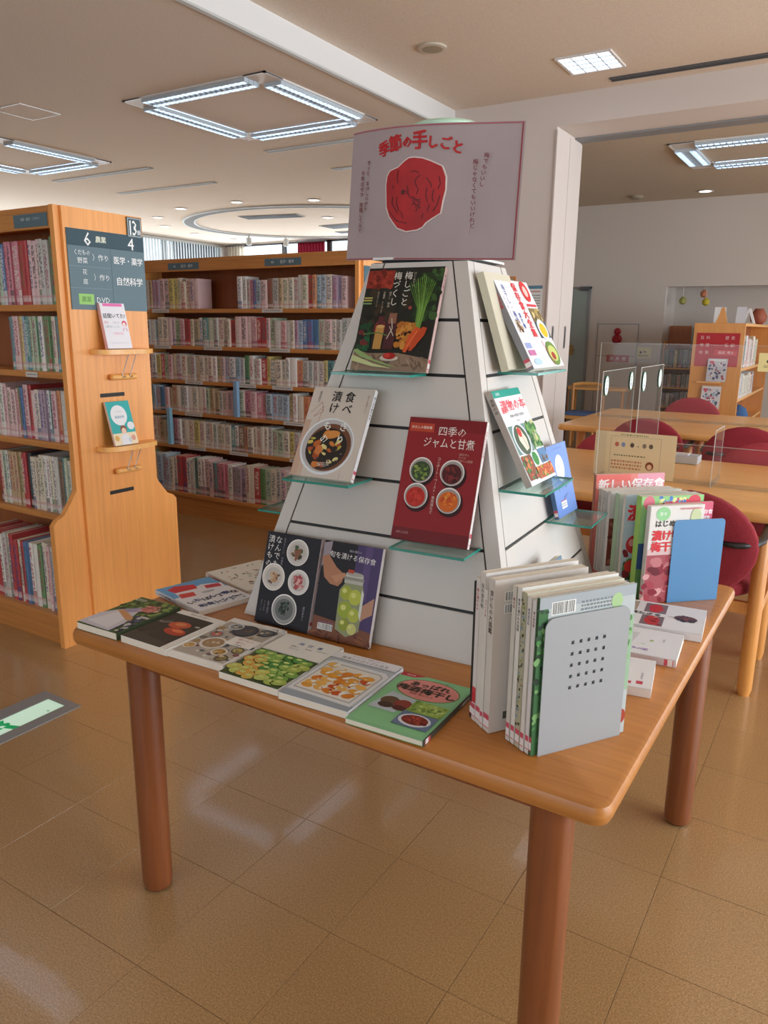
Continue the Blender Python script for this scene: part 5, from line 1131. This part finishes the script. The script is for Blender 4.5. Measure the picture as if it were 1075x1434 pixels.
bookend('plain blue steel bookend at the rear right corner of the table', B0, BA, .165, .25, M_BLUE, None, .012)
def upright(o0, ang, d, e, w, h, t, c, label, spine=None, txt='', tc='444444', leanx=0, back=True, group=None):
    """d = distance behind the bookend (front face), e = offset of the spine along the bookend"""
    a = R(ang); ex = Vector((math.cos(a), math.sin(a))); nb = Vector((-math.sin(a), math.cos(a)))
    o = Vector(o0)+ex*e+nb*(d+t)
    T, p = book('cookbook', label, w, h, t, c, frame((ex.x, ex.y, 0), (0, 0, 1), (o.x, o.y, TZ+.002)), spine=spine, group=group)
    spine_print(T, h, t, 'L', w, txt, tc)
    return T, p
T, p = upright(A0, AA, .0035, -.012, .222, .312, .0072, 'b9c0c0', 'grey-green backed cookbook with a barcode, right behind the white bookend', '3a5a3c', '', 'dddddd')
p.rect(0, .0, .09, .93, '3c6a40').blobs(.0, .1, .1, .95, ['4c8a4a', '2c4a30', '7aa86a', '1f3524'], 40, .03).rect(.0, .93, 1, 1, 'a4acb2').barcode(.12, .885, .36, .965).scrib(.42, .88, .8, .95, '7a8288', 3).ell(.80, .91, .06, .07, 'a8c890').rect(.92, .3, 1, .80, '9ab89a').blobs(.9, .5, .99, .8, ['5a8a4c', '8ab87a'], 14, .03).ell(.95, .12, .05, .07, 'a8402c'); p.build('cover_print', T)
seq = [(.011, -.013, .222, .305, .010, 'e2dedd', 'white thin cookbook, second from the white bookend', 'e2dddc', '夏の保存食', '7a3a44'), (.0225, -.016, .225, .308, .011, 'dcd8d0', 'white cookbook with a pink foot label, third from the white bookend', 'e4dfd8', '果実酒百科', '5a5a6a'),
       (.035, -.017, .225, .312, .014, 'd8d2be', 'cookbook with a leafy patterned spine, fourth from the white bookend', 'b8b49a', '', '6a7a5a'), (.0505, -.018, .225, .318, .012, 'e0dcd6', 'white cookbook with small dark spine lettering, fifth from the white bookend', 'e6e2da', '野菜の漬けもの百科', '3a3a40'),
       (.064, -.02, .222, .316, .012, 'd8d4cc', 'pale grey cookbook, sixth from the white bookend', 'd4cec4', '梅の本', '8a3a3a'),
       (.105, -.040, .218, .318, .021, 'd6cec6', 'thick white cookbook standing out from the others with two barcodes', 'd8d0c8', '漬けもの大図鑑', '5a5248'), (.1275, -.041, .20, .292, .010, 'e2ded8', 'short white cookbook behind the thick one', 'e0dad2', 'みそしょうゆ', 'a04040'),
       (.139, -.040, .22, .322, .017, 'ded8d2', 'tallest cream cookbook in the upright group', 'ddd6ce', '保存食手帖', '6a6a6a'), (.1575, -.040, .21, .306, .013, 'e4e0dc', 'white cookbook with a red foot, second from the pyramid', 'e0d8d4', '朝の漬けもの', 'c04048'), (.172, -.038, .20, .294, .010, '2c2f2e', 'thin cookbook with black spine, closest to the pyramid', '2c302e', '', 'cccccc')]
for k, (d, e, ww, hh, tt, c, lab, sp, tx, tc) in enumerate(seq):
    T, p = upright(A0, AA, d, e, ww, hh, tt, c, lab, sp, tx, tc)
    if k == 5: p.barcode(.10, .86, .34, .92).barcode(.10, .78, .34, .84).rect(.14, .08, .3, .13, '5a5a4a').scrib(.4, .8, .9, .9, '9a948c', 4)
    else: p.scrib(.2, .85, .8, .92, '8a8a8a', 2)
    p.build('cover_print', T)
    if k == 2:
        q = Print(tt, hh); q.blobs(.1, .15, .9, .97, ['8a9a6a', '5a6a4c', '7a9ab0', 'b8a878', '4a4a38'], 60, .22); q.build('spine_picture', T, M=frame((0, 0, 1), (0, 1, 0), (-.0012, 0, 0)))
    if k == 8:
        q = Print(tt, hh); q.rect(0, .13, 1, .2, 'c8343c').rect(0, .2, 1, .24, 'd84a50'); q.build('spine_picture', T, M=frame((0, 0, 1), (0, 1, 0), (-.0012, 0, 0)))
# rear group
def rear(d, e, w, h, t, c, lab, sp, tx='', tc='555555'): return upright(B0, BA, d, e, w, h, t, c, lab, sp, tx, tc)
T, p = rear(.003, -.077, .172, .292, .018, 'e4e0dc', 'white beginner pickling cookbook directly behind the blue bookend', 'c9c4ba')
p.rect(0, 0, 1, .52, 'a8545c').blobs(0, .02, 1, .5, ['8a2a3a', 'c47a80', '6a2430', 'd8a0a0', 'a84450'], 60, .08).rect(0, .50, 1, .56, 'd8bcbc').ell(.24, .92, .13, .12, '9ad49a').text('基本', .24, .92, .04, 'e8f4e8').text('はじめての', .42, .82, .075, '4a4640', bold=.03).text('漬け物', .34, .70, .11, 'd8343c', bold=.05).text('梅干し', .34, .585, .11, 'd8343c', bold=.05).ell(.85, .88, .1, .14, 'c8d4a8').scrib(.55, .95, .95, .98, 'e08a90', 1); p.build('cover_print', T)
T, p = rear(.025, -.02, .158, .293, .009, 'd86a8c', 'pink cookbook peeking out at the right behind the white beginner book', 'c85a80')
p.rect(0, 0, 1, 1, 'd8647f').rect(.05, .6, 1, .8, '9aa0c0').text('保存食', .86, .90, .05, 'f8e8ec', bold=.03).text('漬物', .88, .84, .04, 'f8e8ec', bold=.03); p.build('cover_print', T)
T, p = rear(.040, -.085, .20, .312, .026, 'a8c890', 'thick green cookbook with pink flowers behind the pink one', '9ac060')
p.rect(0, .55, 1, 1, '9ad08a').ell(.12, .94, .09, .10, 'e07a8a').ell(.6, .80, .36, .28, 'd84a5c').ell(.85, .95, .10, .08, 'd84a5c').blobs(.3, .9, .75, .99, ['5a84c8', '7ab0d8', 'e8e8a0'], 20, .03).rect(0, 0, 1, .55, '6a9a5a').rect(0, .30, .12, .55, '3c5a8a'); p.build('cover_print', T)
T, p = rear(.095, -.104, .236, .306, .012, 'b8ccd8', 'pale blue cookbook with strawberries and a red character, rear group', 'd4ccbe')
p.text('漬', .15, .82, .17, 'd8343c', bold=.05).ell(.16, .50, .11, .12, 'c83a3c').ell(.13, .52, .04, .05, 'e8a0a0').blobs(.05, .05, .6, .42, ['3c6a3a', '5a8a4c', '2a4a2c', 'b8343a', '7a2a30'], 70, .05).ell(.13, .28, .08, .08, 'd8403c').ell(.2, .08, .14, .05, 'd8ccbc'); p.build('cover_print', T)
T, p = rear(.125, -.108, .235, .302, .022, 'd2dcc8', 'cookbook with pale green spine in the middle of the rear group', 'a8c0a0'); p.scrib(.1, .8, .9, .9, '8a9a8a', 2); p.build('cover_print', T)
T, p = rear(.165, -.114, .238, .302, .016, 'd8d8d4', 'white cookbook with a brown picture showing at its left, rear group', 'd8d6d0')
p.rect(.0, .22, .16, .72, '7a4034').blobs(0, .24, .15, .7, ['8a5040', '5a2c24', 'a06a54'], 20, .03); p.build('cover_print', T)
for i, (d, lab) in enumerate(((.192, 'first thin grey-white cookbook in front of the coral one'), (.208, 'second thin grey-white cookbook in front of the coral one'), (.224, 'third thin grey-white cookbook, touching the coral one'))):
    T, p = rear(d, -.116, .238, .298, .012, 'dcdcda', lab, ['c4c4be', 'd0d0cc', 'cac6be'][i], ['梅の本', 'ジャム', '果実酒'][i], '8a8a88'); p.scrib(.1, .8, .9, .9, '9a9a98', 2); p.build('cover_print', T)
T, p = rear(.262, -.115, .238, .335, .014, 'e88a80', 'coral cookbook with white title, tallest of the rear group', 'b07a6c')
p.rect(0, .93, .5, 1, 'e8756c').rect(.6, .8, 1, 1, 'e8a0b0').text('新しい保存食', .52, .90, .115, 'faf0ee', bold=.03, sx=1.0); p.build('cover_print', T)
#==ROOM2==
# ------------------------------------------------------------------ reading tables and chairs
def reading_table(label, x0, x1, y0, y1, z, r=.06):
    t = thing('reading_table', label, 'table', ((x0+x1)/2, (y0+y1)/2, 0), group='reading tables'); hx, hy = (x1-x0)/2, (y1-y0)/2
    slab(hx-.012, hy-.012, r, z-.045, z, .012, W_LIGHT, 'table_top', t)
    for a, b in (((-hx+.25, -.13, z-.11), (hx-.25, -.105, z-.045)), ((-hx+.25, .105, z-.11), (hx-.25, .13, z-.045))): box('apron', a, b, W_LIGHT, t)
    for sx in (-1, 1):
        for sy in (-1, 1): MB().lathe([(.033, 0), (.036, .03), (.036, z-.045)], (sx*(hx-.17), sy*(hy-.17), 0), 18).build('leg', W_LIGHTZ, t, smooth='auto')
    return t
reading_table('near long wooden reading table carrying the acrylic screens', -2.05, .75, 3.41, 4.72, .77)
reading_table('far long wooden reading table in front of the end-on bookcase', -2.03, .75, 5.84, 7.42, .77)
def ellipse_pad(rx, rz, th, n=28, dome=.012):
    """upholstered oval pad in the xz plane, thickness along y"""
    m = MB(); prof = [(1.0, -.5, 0), (1.0, .5, 0), (.96, .72, 0), (.8, 1.0, 0), (.4, 1.25, 0)]
    rings = []
    for f, yy in [(.4, -.5-dome/th), (.8, -.5-dome*.7/th), (.97, -.42), (1.0, -.25), (1.0, .25), (.97, .42), (.8, .5+dome*.7/th), (.4, .5+dome/th)]:
        rings.append([(rx*f*math.cos(2*math.pi*k/n), yy*th, rz*f*math.sin(2*math.pi*k/n)) for k in range(n)])
    vs = [v for r_ in rings for v in r_]; fs = [(j*n+k, j*n+(k+1) % n, (j+1)*n+(k+1) % n, (j+1)*n+k) for j in range(len(rings)-1) for k in range(n)]
    fs += [list(range(n)), [(len(rings)-1)*n+k for k in range(n)][::-1]]; m.add(vs, fs); return m
def chair_at(x, y, rz, label, m=M_RED, proto=[]):
    """origin on the floor under the backrest; the chair faces local +y"""
    if not proto or proto[0] is None or proto[0]['mat'] != m.name: 
        pass
    t = thing('reading_chair', label, 'chair', (x, y, 0), R(rz), 'red round-backed reading chairs')
    o = ellipse_pad(.265, .215, .045).build('backrest', m, t, smooth=True); o.location = (0, .02, .675); o.rotation_euler = (R(6), 0, 0)
    o = ellipse_pad(.25, .235, .06).build('seat', m, t, smooth=True); o.location = (0, .32, .46); o.rotation_euler = (R(90), 0, 0)
    for sx in (-1, 1):
        for yy, h in ((.20, .69), (.64, .69)): MB().lathe([(.023, 0), (.030, .03), (.030, h-.01), (.026, h)], (sx*.262, yy, 0), 16).build('leg', W_LIGHTZ, t, smooth='auto')
        MB().box((sx*.262-.02, .20, .33), (sx*.262+.02, .64, .385)).build('side_rail', W_LIGHTZ, t)
        MB().tube([(sx*.12, -.02, .70), (sx*.19, -.03, .70), (sx*.25, .02, .70), (sx*.268, .10, .702), (sx*.266, .22, .704), (sx*.264, .42, .706), (sx*.262, .66, .704)], [.010, .012, .014, .016, .018, .018, .016], 10).build('armrest', M_BLKP, t, smooth=True)
    box('front_rail', (-.25, .60, .36), (.25, .63, .41), W_LIGHTZ, t); box('back_rail', (-.25, .185, .36), (.25, .21, .41), W_LIGHTZ, t)
    return t
chair_at(-.515, 3.13, 0, 'red round-backed chair with black arms right behind the blue bookend')
chair_at(-1.50, 3.18, 0, 'red round-backed chair hidden behind the pyramid at the near reading table')
chair_at(-1.27, 5.62, 0, 'dark red round-backed chair between the tables, behind the acrylic screens')
chair_at(-.60, 5.50, 4, 'dark red round-backed chair between the tables near the right edge')
chair_at(-1.26, 4.80, 180, 'faded red chair across the near table, seen over its far edge on the left', M_PINKR)
chair_at(-.40, 4.78, 180, 'faded red chair across the near table at the right edge of the photo', M_PINKR)
chair_at(-1.33, 7.70, 180, 'faded red chair beyond the far reading table, only its top showing', M_PINKR)

# acrylic screens
def acrylic(label, a, b, z0, z1, th=.004, stick=(), edge=True, foot=True):
    """upright sheet from a to b (xy)"""
    A = Vector(a); B = Vector(b); L = (B-A).length; ang = math.atan2((B-A).y, (B-A).x)
    t = thing('acrylic_screen', label, 'screen', M=Matrix.Translation((A.x, A.y, z0)) @ Matrix.Rotation(ang, 4, 'Z'), group='clear acrylic table screens')
    m = MB(); m.add([(0, 0, 0), (L, 0, 0), (L, 0, z1-z0), (0, 0, z1-z0)], [(0, 1, 2, 3)]); m.build('clear_sheet', M_ACR, t, fixn=False)
    H = z1-z0; MB().box((0, -.0015, 0), (.003, .0015, H)).build('sheet_edge', M_ACRE, t)
    MB().box((L-.003, -.0015, 0), (L, .0015, H)).box((.003, -.0015, H-.003), (L-.003, .0015, H)).build('sheet_edge', M_ACRF, t)
    if foot: MB().box((0, -.006, 0), (L, -.002, .02)).box((0, .002, 0), (L, .006, .02)).build('foot_rail', M_ACR, t)
    for u in stick:
        for s in (1,):
            T2 = Print(.07, .105); T2.ell(.5, .5, .5, .72, '2c8a6a', n=24).ell(.5, .5, .44, .66, 'eef2f2', n=24).ell(.5, .62, .16, .2, '3a9a7a').ell(.5, .62, .10, .13, 'eef2f2').rect(.42, .22, .58, .42, '3a6ab0')
            T2.build('seat_number_sticker', t, M=frame((1, 0, 0), (0, 0, 1), (u, -.004, H-.125)), m=M_INK)
            T3 = Print(.07, .105); T3.ell(.5, .5, .5, .72, '2c8a6a', n=24).ell(.5, .5, .44, .66, 'eef2f2', n=24)
            T3.build('seat_number_sticker', t, M=frame((-1, 0, 0), (0, 0, 1), (u+.07, .004, H-.125)), m=M_INK)
    return t
TT = .771
acrylic('tall clear screen along the table on the left, two oval stickers at its top corners', (-1.07, 3.74), (-1.07, 4.36), TT, 1.305, stick=(.03, .50))
acrylic('tall clear screen with two oval stickers, just right of the other tall one', (-.935, 3.925), (-.935, 4.42), TT, 1.322, stick=(.03, .38))
acrylic('low clear screen running the length of the near reading table', (-1.13, 3.90), (.55, 3.90), TT, .965)
acrylic('small clear cross screen standing free on the right of the near table', (-.552, 3.86), (-.552, 4.12), TT, 1.045)
acrylic('wide clear screen along the middle of the far reading table', (-1.93, 6.62), (.5, 6.62), TT, 1.395)
T, p = sheet('table_notice', 'cream notice with small drawings fixed to the low acrylic screen', 'notice', .40, .225, frame((1, 0, 0), (0, 0, 1), (-1.128, 3.893, .74+.035)), 'e6d6ae', .001)
p.rect(.2, .06, .82, .065, '8a8a80').rect(.2, .90, .82, .905, '8a8a80').rect(.2, .06, .203, .905, '8a8a80').rect(.817, .06, .82, .905, '8a8a80').scrib(.32, .92, .66, .96, '5a7a3a', 1).scrib(.25, .45, .65, .50, '7a7a50', 1).scrib(.22, .15, .6, .38, 'c88a6a', 3)
for u, c in ((.28, 'c06a5a'), (.36, '8a9ac0'), (.47, '5a5048'), (.62, '8a8070'), (.70, '6a6050')): p.ell(u, .72, .025, .03, c)
p.ell(.70, .28, .05, .055, '8a4a2c').ell(.70, .26, .03, .035, 'e8c8a8').text('→', .54, .70, .08, '6a5a4a'); p.build('print', T)
T, p = sheet('table_notice', 'small cream card on the far screen at the right edge', 'notice', .2, .14, frame((1, 0, 0), (0, 0, 1), (-.70, 6.612, 1.20)), 'e6dda0', .001)
p.ell(.35, .55, .07, .07, '6a6450').scrib(.2, .2, .8, .35, '6a6450', 2); p.build('print', T)
t = thing('tissue_box', 'pale box and papers lying on the near table left of the small cross screen', 'box', (-.88, 4.55, .771)); box('box_body', (-.12, -.06, 0), (.16, .06, .045), mat('pale_box', 'b8bcc4', .5), t, bev=.004); box('box_lid', (-.10, -.04, .045), (.10, .04, .05), mat('pale_lid', 'd8d0d0', .5), t)

# ------------------------------------------------------------------ end-on bookcase and shelves in the reading room
t = thing('bookcase', 'lower wooden bookcase in the reading room, end towards the camera with a red category board', 'bookcase', (-1.40, 9.2, 0), group='reading room bookcases')
box('end_panel', (-.26, 0, 0), (.262, .03, 1.585), W_LIGHTZ, t, bev=.003); box('end_panel', (-.26, 2.57, 0), (.262, 2.6, 1.585), W_LIGHTZ, t)
box('top_board', (-.26, .03, 1.555), (.262, 2.57, 1.585), W_LIGHT, t); box('back_board', (-.01, .03, .1), (.01, 2.57, 1.555), W_DARK, t)
for z in (.12, .43, .76, 1.10):
    box('shelf', (.01, .03, z-.03), (.25, 2.57, z), W_LIGHT, t); box('shelf', (-.25, .03, z-.03), (-.01, 2.57, z), W_LIGHT, t)
box('plinth', (-.24, .03, 0), (.24, 2.57, .09), W_LIGHT, t)
MB().prism([(-.05, 0), (.07, 0), (.045, .10), (.03, .165), (.0, .165), (-.015, .10)], 0, .03, M=Matrix(((1, 0, 0, 0), (0, 0, 1, 0), (0, 1, 0, 1.585), (0, 0, 0, 1)))).build('finial', W_LIGHTZ, t)
for x, z in ((-.07, .955), (-.10, .655)): box('display_ledge', (x-.1, -.06, z-.014), (x+.14, 0, z), W_LIGHT, t)
T, p = sheet('category_board', 'red category board with white characters on the reading room bookcase end', 'sign', .44, .36, frame((1, 0, 0), (0, 0, 1), (-1.622, 9.192, 1.12)), 'b0202c', .004, mat('red_board', 'b4222e', .5))
p.text('百科', .2, .86, .11, 'e8d0d0', track=1.5).text('歴史', .78, .86, .11, 'e8d0d0', track=1.5).text('地理', .2, .64, .11, 'e8d0d0', track=1.5).text('伝記', .78, .64, .11, 'e8d0d0', track=1.5).text('社会', .2, .42, .11, 'e8d0d0', track=1.5).rect(.45, .34, .97, .50, 'd0454c').text('総記 郷土', .72, .42, .10, 'e8d8d8'); p.build('lettering', T, m=M_INK)
for k, (x, z, c, cs, lab) in enumerate(((-1.475, .957, 'c8c4cc', ['6a6a88', 'a04a5a', 'd8d8dc', '4a5a7a'], 'magazine with a wreath picture on the upper ledge of the reading room bookcase end'), (-1.51, .657, 'd8d4d8', ['c84a6a', '4a5a7a', '9ab0c8', '3a3a4a'], 'magazine with a pink badge on the lower ledge of the reading room bookcase end'))):
    T, p = book('magazine', lab, .20, .25, .01, c, lean((x, 9.150, z), 0, 8), cat='magazine'); p.blobs(.1, .1, .9, .85, cs, 40, .07).ell(.2, .85, .12, .1, 'd05a70').rect(.1, .9, .9, .97, 'e0e0e0'); p.build('cover_print', T)
fb = 'books on the bright side of the reading room bookcase'
def side_row(x, y0, y1, z, h, row, t=(.03, .05), weights=None):
    y = y0; prev = 'the panel'; items = []
    while y < y1-.05:
        tt = random.uniform(*t); c = random.choices(PN, weights or PW)[0]; items.append((c, y, tt, h*random.uniform(.85, 1.05))); y += tt+.001
    for k, (c, y, tt, hh) in enumerate(items):
        o = D.objects.new('reference_book', BOOKME); COL.objects.link(o); o.location = (x, y, z); o.rotation_euler = (0, 0, R(90)); o.scale = (tt, .2, hh); o.color = lin(PH[c])
        l = items[k-1][0] if k else 'the panel'; r = items[k+1][0] if k+1 < len(items) else 'the panel'
        tag(o, '%s book between %s and %s, %s of the reading room bookcase' % (c, l, r, row), 'book', fb)
WS = [16, 16, 2, 10, 1, 1, 3, 10, 3, 6, 2, 1, 1, 2, 1, 3, 1]
side_row(-1.152, 9.26, 10.6, 1.10, .34, 'top row', (.05, .08), WS); side_row(-1.152, 9.26, 10.6, .76, .27, 'middle row', (.04, .07), WS)
t = thing('plush_figure', 'small blue soft ball shaped figure on the low shelf of the reading room bookcase', 'toy', (-1.20, 9.75, .4305)); MB().lathe([(.02, 0), (.10, .03), (.13, .12), (.10, .2), (.03, .24)], n=18).build('body', mat('blue_plush', '2c5a90', .9), t, smooth=True)
t = thing('plush_figure', 'small brown soft figure beside the blue one on the low shelf', 'toy', (-1.21, 9.42, .4305)); MB().lathe([(.02, 0), (.09, .02), (.10, .10), (.05, .16), (.06, .2), (.02, .25)], n=18).build('body', mat('brown_plush', '7a4a34', .9), t, smooth=True)
# cards standing on top of it
def tent(x, y, label, w_, h_, c, tilt=12):
    t = thing('tent_card', label, 'card', M=lean((x, y, 1.586), 0, tilt)); MB().box((0, 0, -.002), (w_, h_, 0)).build('card', c, t); MB().box((0, 0, -.06), (w_, .004, -.002)).build('card_foot', c, t); return t
tent(-1.512, 9.45, 'blank white card standing left of the wooden finial', .12, .18, M_WHITE); tent(-1.285, 9.45, 'tilted white leaflet standing right of the wooden finial', .10, .19, mat('leaflet', 'd0d0d4', .6), 20)
t = thing('easel_card', 'white A-shaped folded stand near the right edge on the bookcase top', 'card', (-1.04-.13, 9.6, 1.586)); MB().prism([(-.07, 0), (-.045, 0), (0, .12), (.045, 0), (.07, 0), (.012, .16), (-.012, .16)], 0, .05, M=Matrix(((1, 0, 0, 0), (0, 0, 1, 0), (0, 1, 0, 0), (0, 0, 0, 1)))).build('folded_card', M_WHITE, t)
t = thing('clay_pot', 'reddish brown round pot at the right edge on the bookcase top', 'pot', (-1.20, 10.75, 1.586)); MB().lathe([(.05, 0), (.09, .04), (.10, .10), (.06, .17), (.05, .19)], n=18).build('pot_body', mat('terracotta', '9a5038', .6), t, smooth=True)
# low magazine rack under the niche
t = thing('magazine_rack', 'low wooden magazine rack under the niche with a brown panel on top', 'rack', (-2.25, 11.85, 0))
for x in (-.26, .24): box('side', (x, -.15, 0), (x+.02, .2, 1.35), W_LIGHTZ, t)
for z in (.1, .42, .70, .98): box('shelf', (-.24, -.15, z-.02), (.24, .2, z), W_LIGHT, t)
box('brown_panel', (-.25, .10, 1.25), (.06, .13, 1.57), W_DARK, t); box('grey_panel', (.07, .10, 1.25), (.40, .13, 1.55), mat('grey_board', '9aa0a0', .6), t); box('back_board', (-.24, .18, .1), (.24, .2, 1.35), W_DARK, t)
for z, h, c_, n_ in ((.98, .26, ['8a7a4a', '4a3c30', 'b8a060', '6a6a4c', 'a89878'], 'upper'), (.70, .2, ['a8a49c', 'c8c4bc', '8a8a88', 'b8b0a0'], 'middle'), (.42, .22, ['b0aca8', 'c0c0bc', '9a9a94', '8a8c8a'], 'lower')):
    x = -.235
    for k in range(7):
        o = D.objects.new('magazine', BOOKME); COL.objects.link(o); o.location = (-2.25+x, 11.72, z); o.scale = (.055, .2, h*random.uniform(.85, 1)); o.color = lin(c_[k % len(c_)]); x += .066
        tag(o, 'magazine on the %s shelf of the rack under the niche, %s from the left' % (n_, ['first', 'second', 'third', 'fourth', 'fifth', 'sixth', 'seventh'][k]), 'magazine', 'magazines on the %s shelf of the rack' % n_)
t = thing('small_table', 'small wooden side table with a lower shelf by the far wall', 'table', (-2.95, 10.15, 0), R(2))
slab(.42, .25, .03, .735, .765, .01, W_LIGHT, 'table_top', t)
for sx in (-.36, .36):
    for sy in (-.19, .19): MB().lathe([(.022, 0), (.022, .735)], (sx, sy, 0), 12).build('leg', W_LIGHTZ, t)
t = thing('side_chair', 'wooden chair with a blue seat pad standing at the small side table', 'chair', (-3.0, 9.68, 0), 0)
box('seat_pad', (-.21, -.2, .44), (.21, .2, .475), mat('blue_pad', '5a74a8', .8), t, bev=.01); box('seat_board', (-.22, -.21, .40), (.22, .21, .44), W_LIGHT, t)
for sx in (-.2, .2):
    MB().lathe([(.02, 0), (.02, .40)], (sx, -.18, 0), 10).build('leg', W_LIGHTZ, t); MB().lathe([(.02, 0), (.02, .82)], (sx, .19, 0), 10).build('leg', W_LIGHTZ, t)
MB().tube([(-.2, .19, .80), (-.1, .22, .82), (.1, .22, .82), (.2, .19, .80)], .022, 8).build('back_rail', W_LIGHT, t)
t = thing('trolley', 'dark tubular trolley frame on castors beside the small table', 'trolley', (-3.32, 9.5, 0))
m = MB()
for x in (-.09, .09):
    m.tube([(x, -.2, .06), (x, -.2, .74), (x, -.1, .78), (x, .2, .78)], .014, 8).tube([(x, .2, .06), (x, .2, .78)], .014, 8)
m.tube([(-.09, -.2, .25), (.09, -.2, .25)], .012, 8).tube([(-.09, .2, .25), (.09, .2, .25)], .012, 8); m.build('tube_frame', mat('trolley_tube', '55555a', .3, metal=.6), t, smooth='auto')
for x in (-.09, .09):
    for y in (-.2, .2): MB().lathe([(.03, -.012), (.03, .012)], n=14, M=Matrix.Translation((x, y, .03)) @ Matrix.Rotation(math.pi/2, 4, 'Y')).build('castor', M_BLKP, t)
t = thing('wooden_armchair', 'light wooden armchair by the pier, only its arm and back rail showing', 'chair', (-2.80, 6.35, 0))
for sx in (-.24, .24):
    MB().tube([(sx, -.25, .66), (sx, .1, .68), (sx, .25, .66)], .026, 10).build('armrest', W_LIGHT, t, smooth='auto')
    for sy in (-.22, .22): MB().lathe([(.022, 0), (.022, .655)], (sx, sy, 0), 12).build('leg', W_LIGHTZ, t)
box('seat', (-.24, -.23, .40), (.24, .23, .46), M_RED, t, bev=.01); MB().tube([(-.24, .24, .78), (0, .29, .79), (.24, .24, .78)], .025, 10).build('back_rail', W_LIGHT, t)
for sx in (-.2, .2): MB().tube([(sx, .24, .4), (sx, .25, .78)], .018, 8).build('back_post', W_LIGHTZ, t)

# ------------------------------------------------------------------ lit exit panel sunk in the floor
t = thing('floor_exit_sign', 'lit green and white exit panel in a grey metal frame sunk in the floor', 'sign', (-2.622, 1.40, 0))
m = MB()
for a, b in (((-.118, -.34, 0), (-.045, .345, .004)), ((.062, -.34, 0), (.117, .345, .004)), ((-.045, .31, 0), (.062, .345, .004)), ((-.045, -.34, 0), (.062, -.30, .004))): m.box(a, b)
m.build('metal_frame', M_GREY, t)
box('lamp_box', (-.045, -.30, .0005), (.062, .31, .0012), emit('exit_panel_light', 'cdeed8', .42), t)
m, nt, b = new_mat('exit_ink'); at = nt.nodes.new('ShaderNodeAttribute'); at.attribute_name = 'Col'
nt.links.new(at.outputs['Color'], b.inputs['Base Color']); nt.links.new(at.outputs['Color'], b.inputs['Emission Color']); b.inputs['Emission Strength'].default_value = .35
p = Print(.107, .61)
D_ = .17
for q in ([(.55, .44), (.98, .47), (.98, .515), (.55, .485)], [(.02, .36), (.62, .40), (.62, .44), (.02, .40)], [(.05, .47), (.38, .45), (.4, .47), (.08, .50)], [(.1, .42), (.3, .43), (.5, .47), (.44, .485), (.25, .45)]): p.poly([(a, b+D_) for a, b in q], '12a060')
p.ell(.45, .50+D_-.02, .12, .12, '12a060').rect(.02, .02, .98, .40, '12a060').rect(.12, .05, .88, .37, 'cdeed8').ell(.80, .90, .05, .05, '6a9a80')
p.build('pictogram', t, M=Matrix.Translation((-.045, -.30, .0014)), m=m)

# ------------------------------------------------------------------ sample glyph object no longer needed
D.objects.remove(_fo)
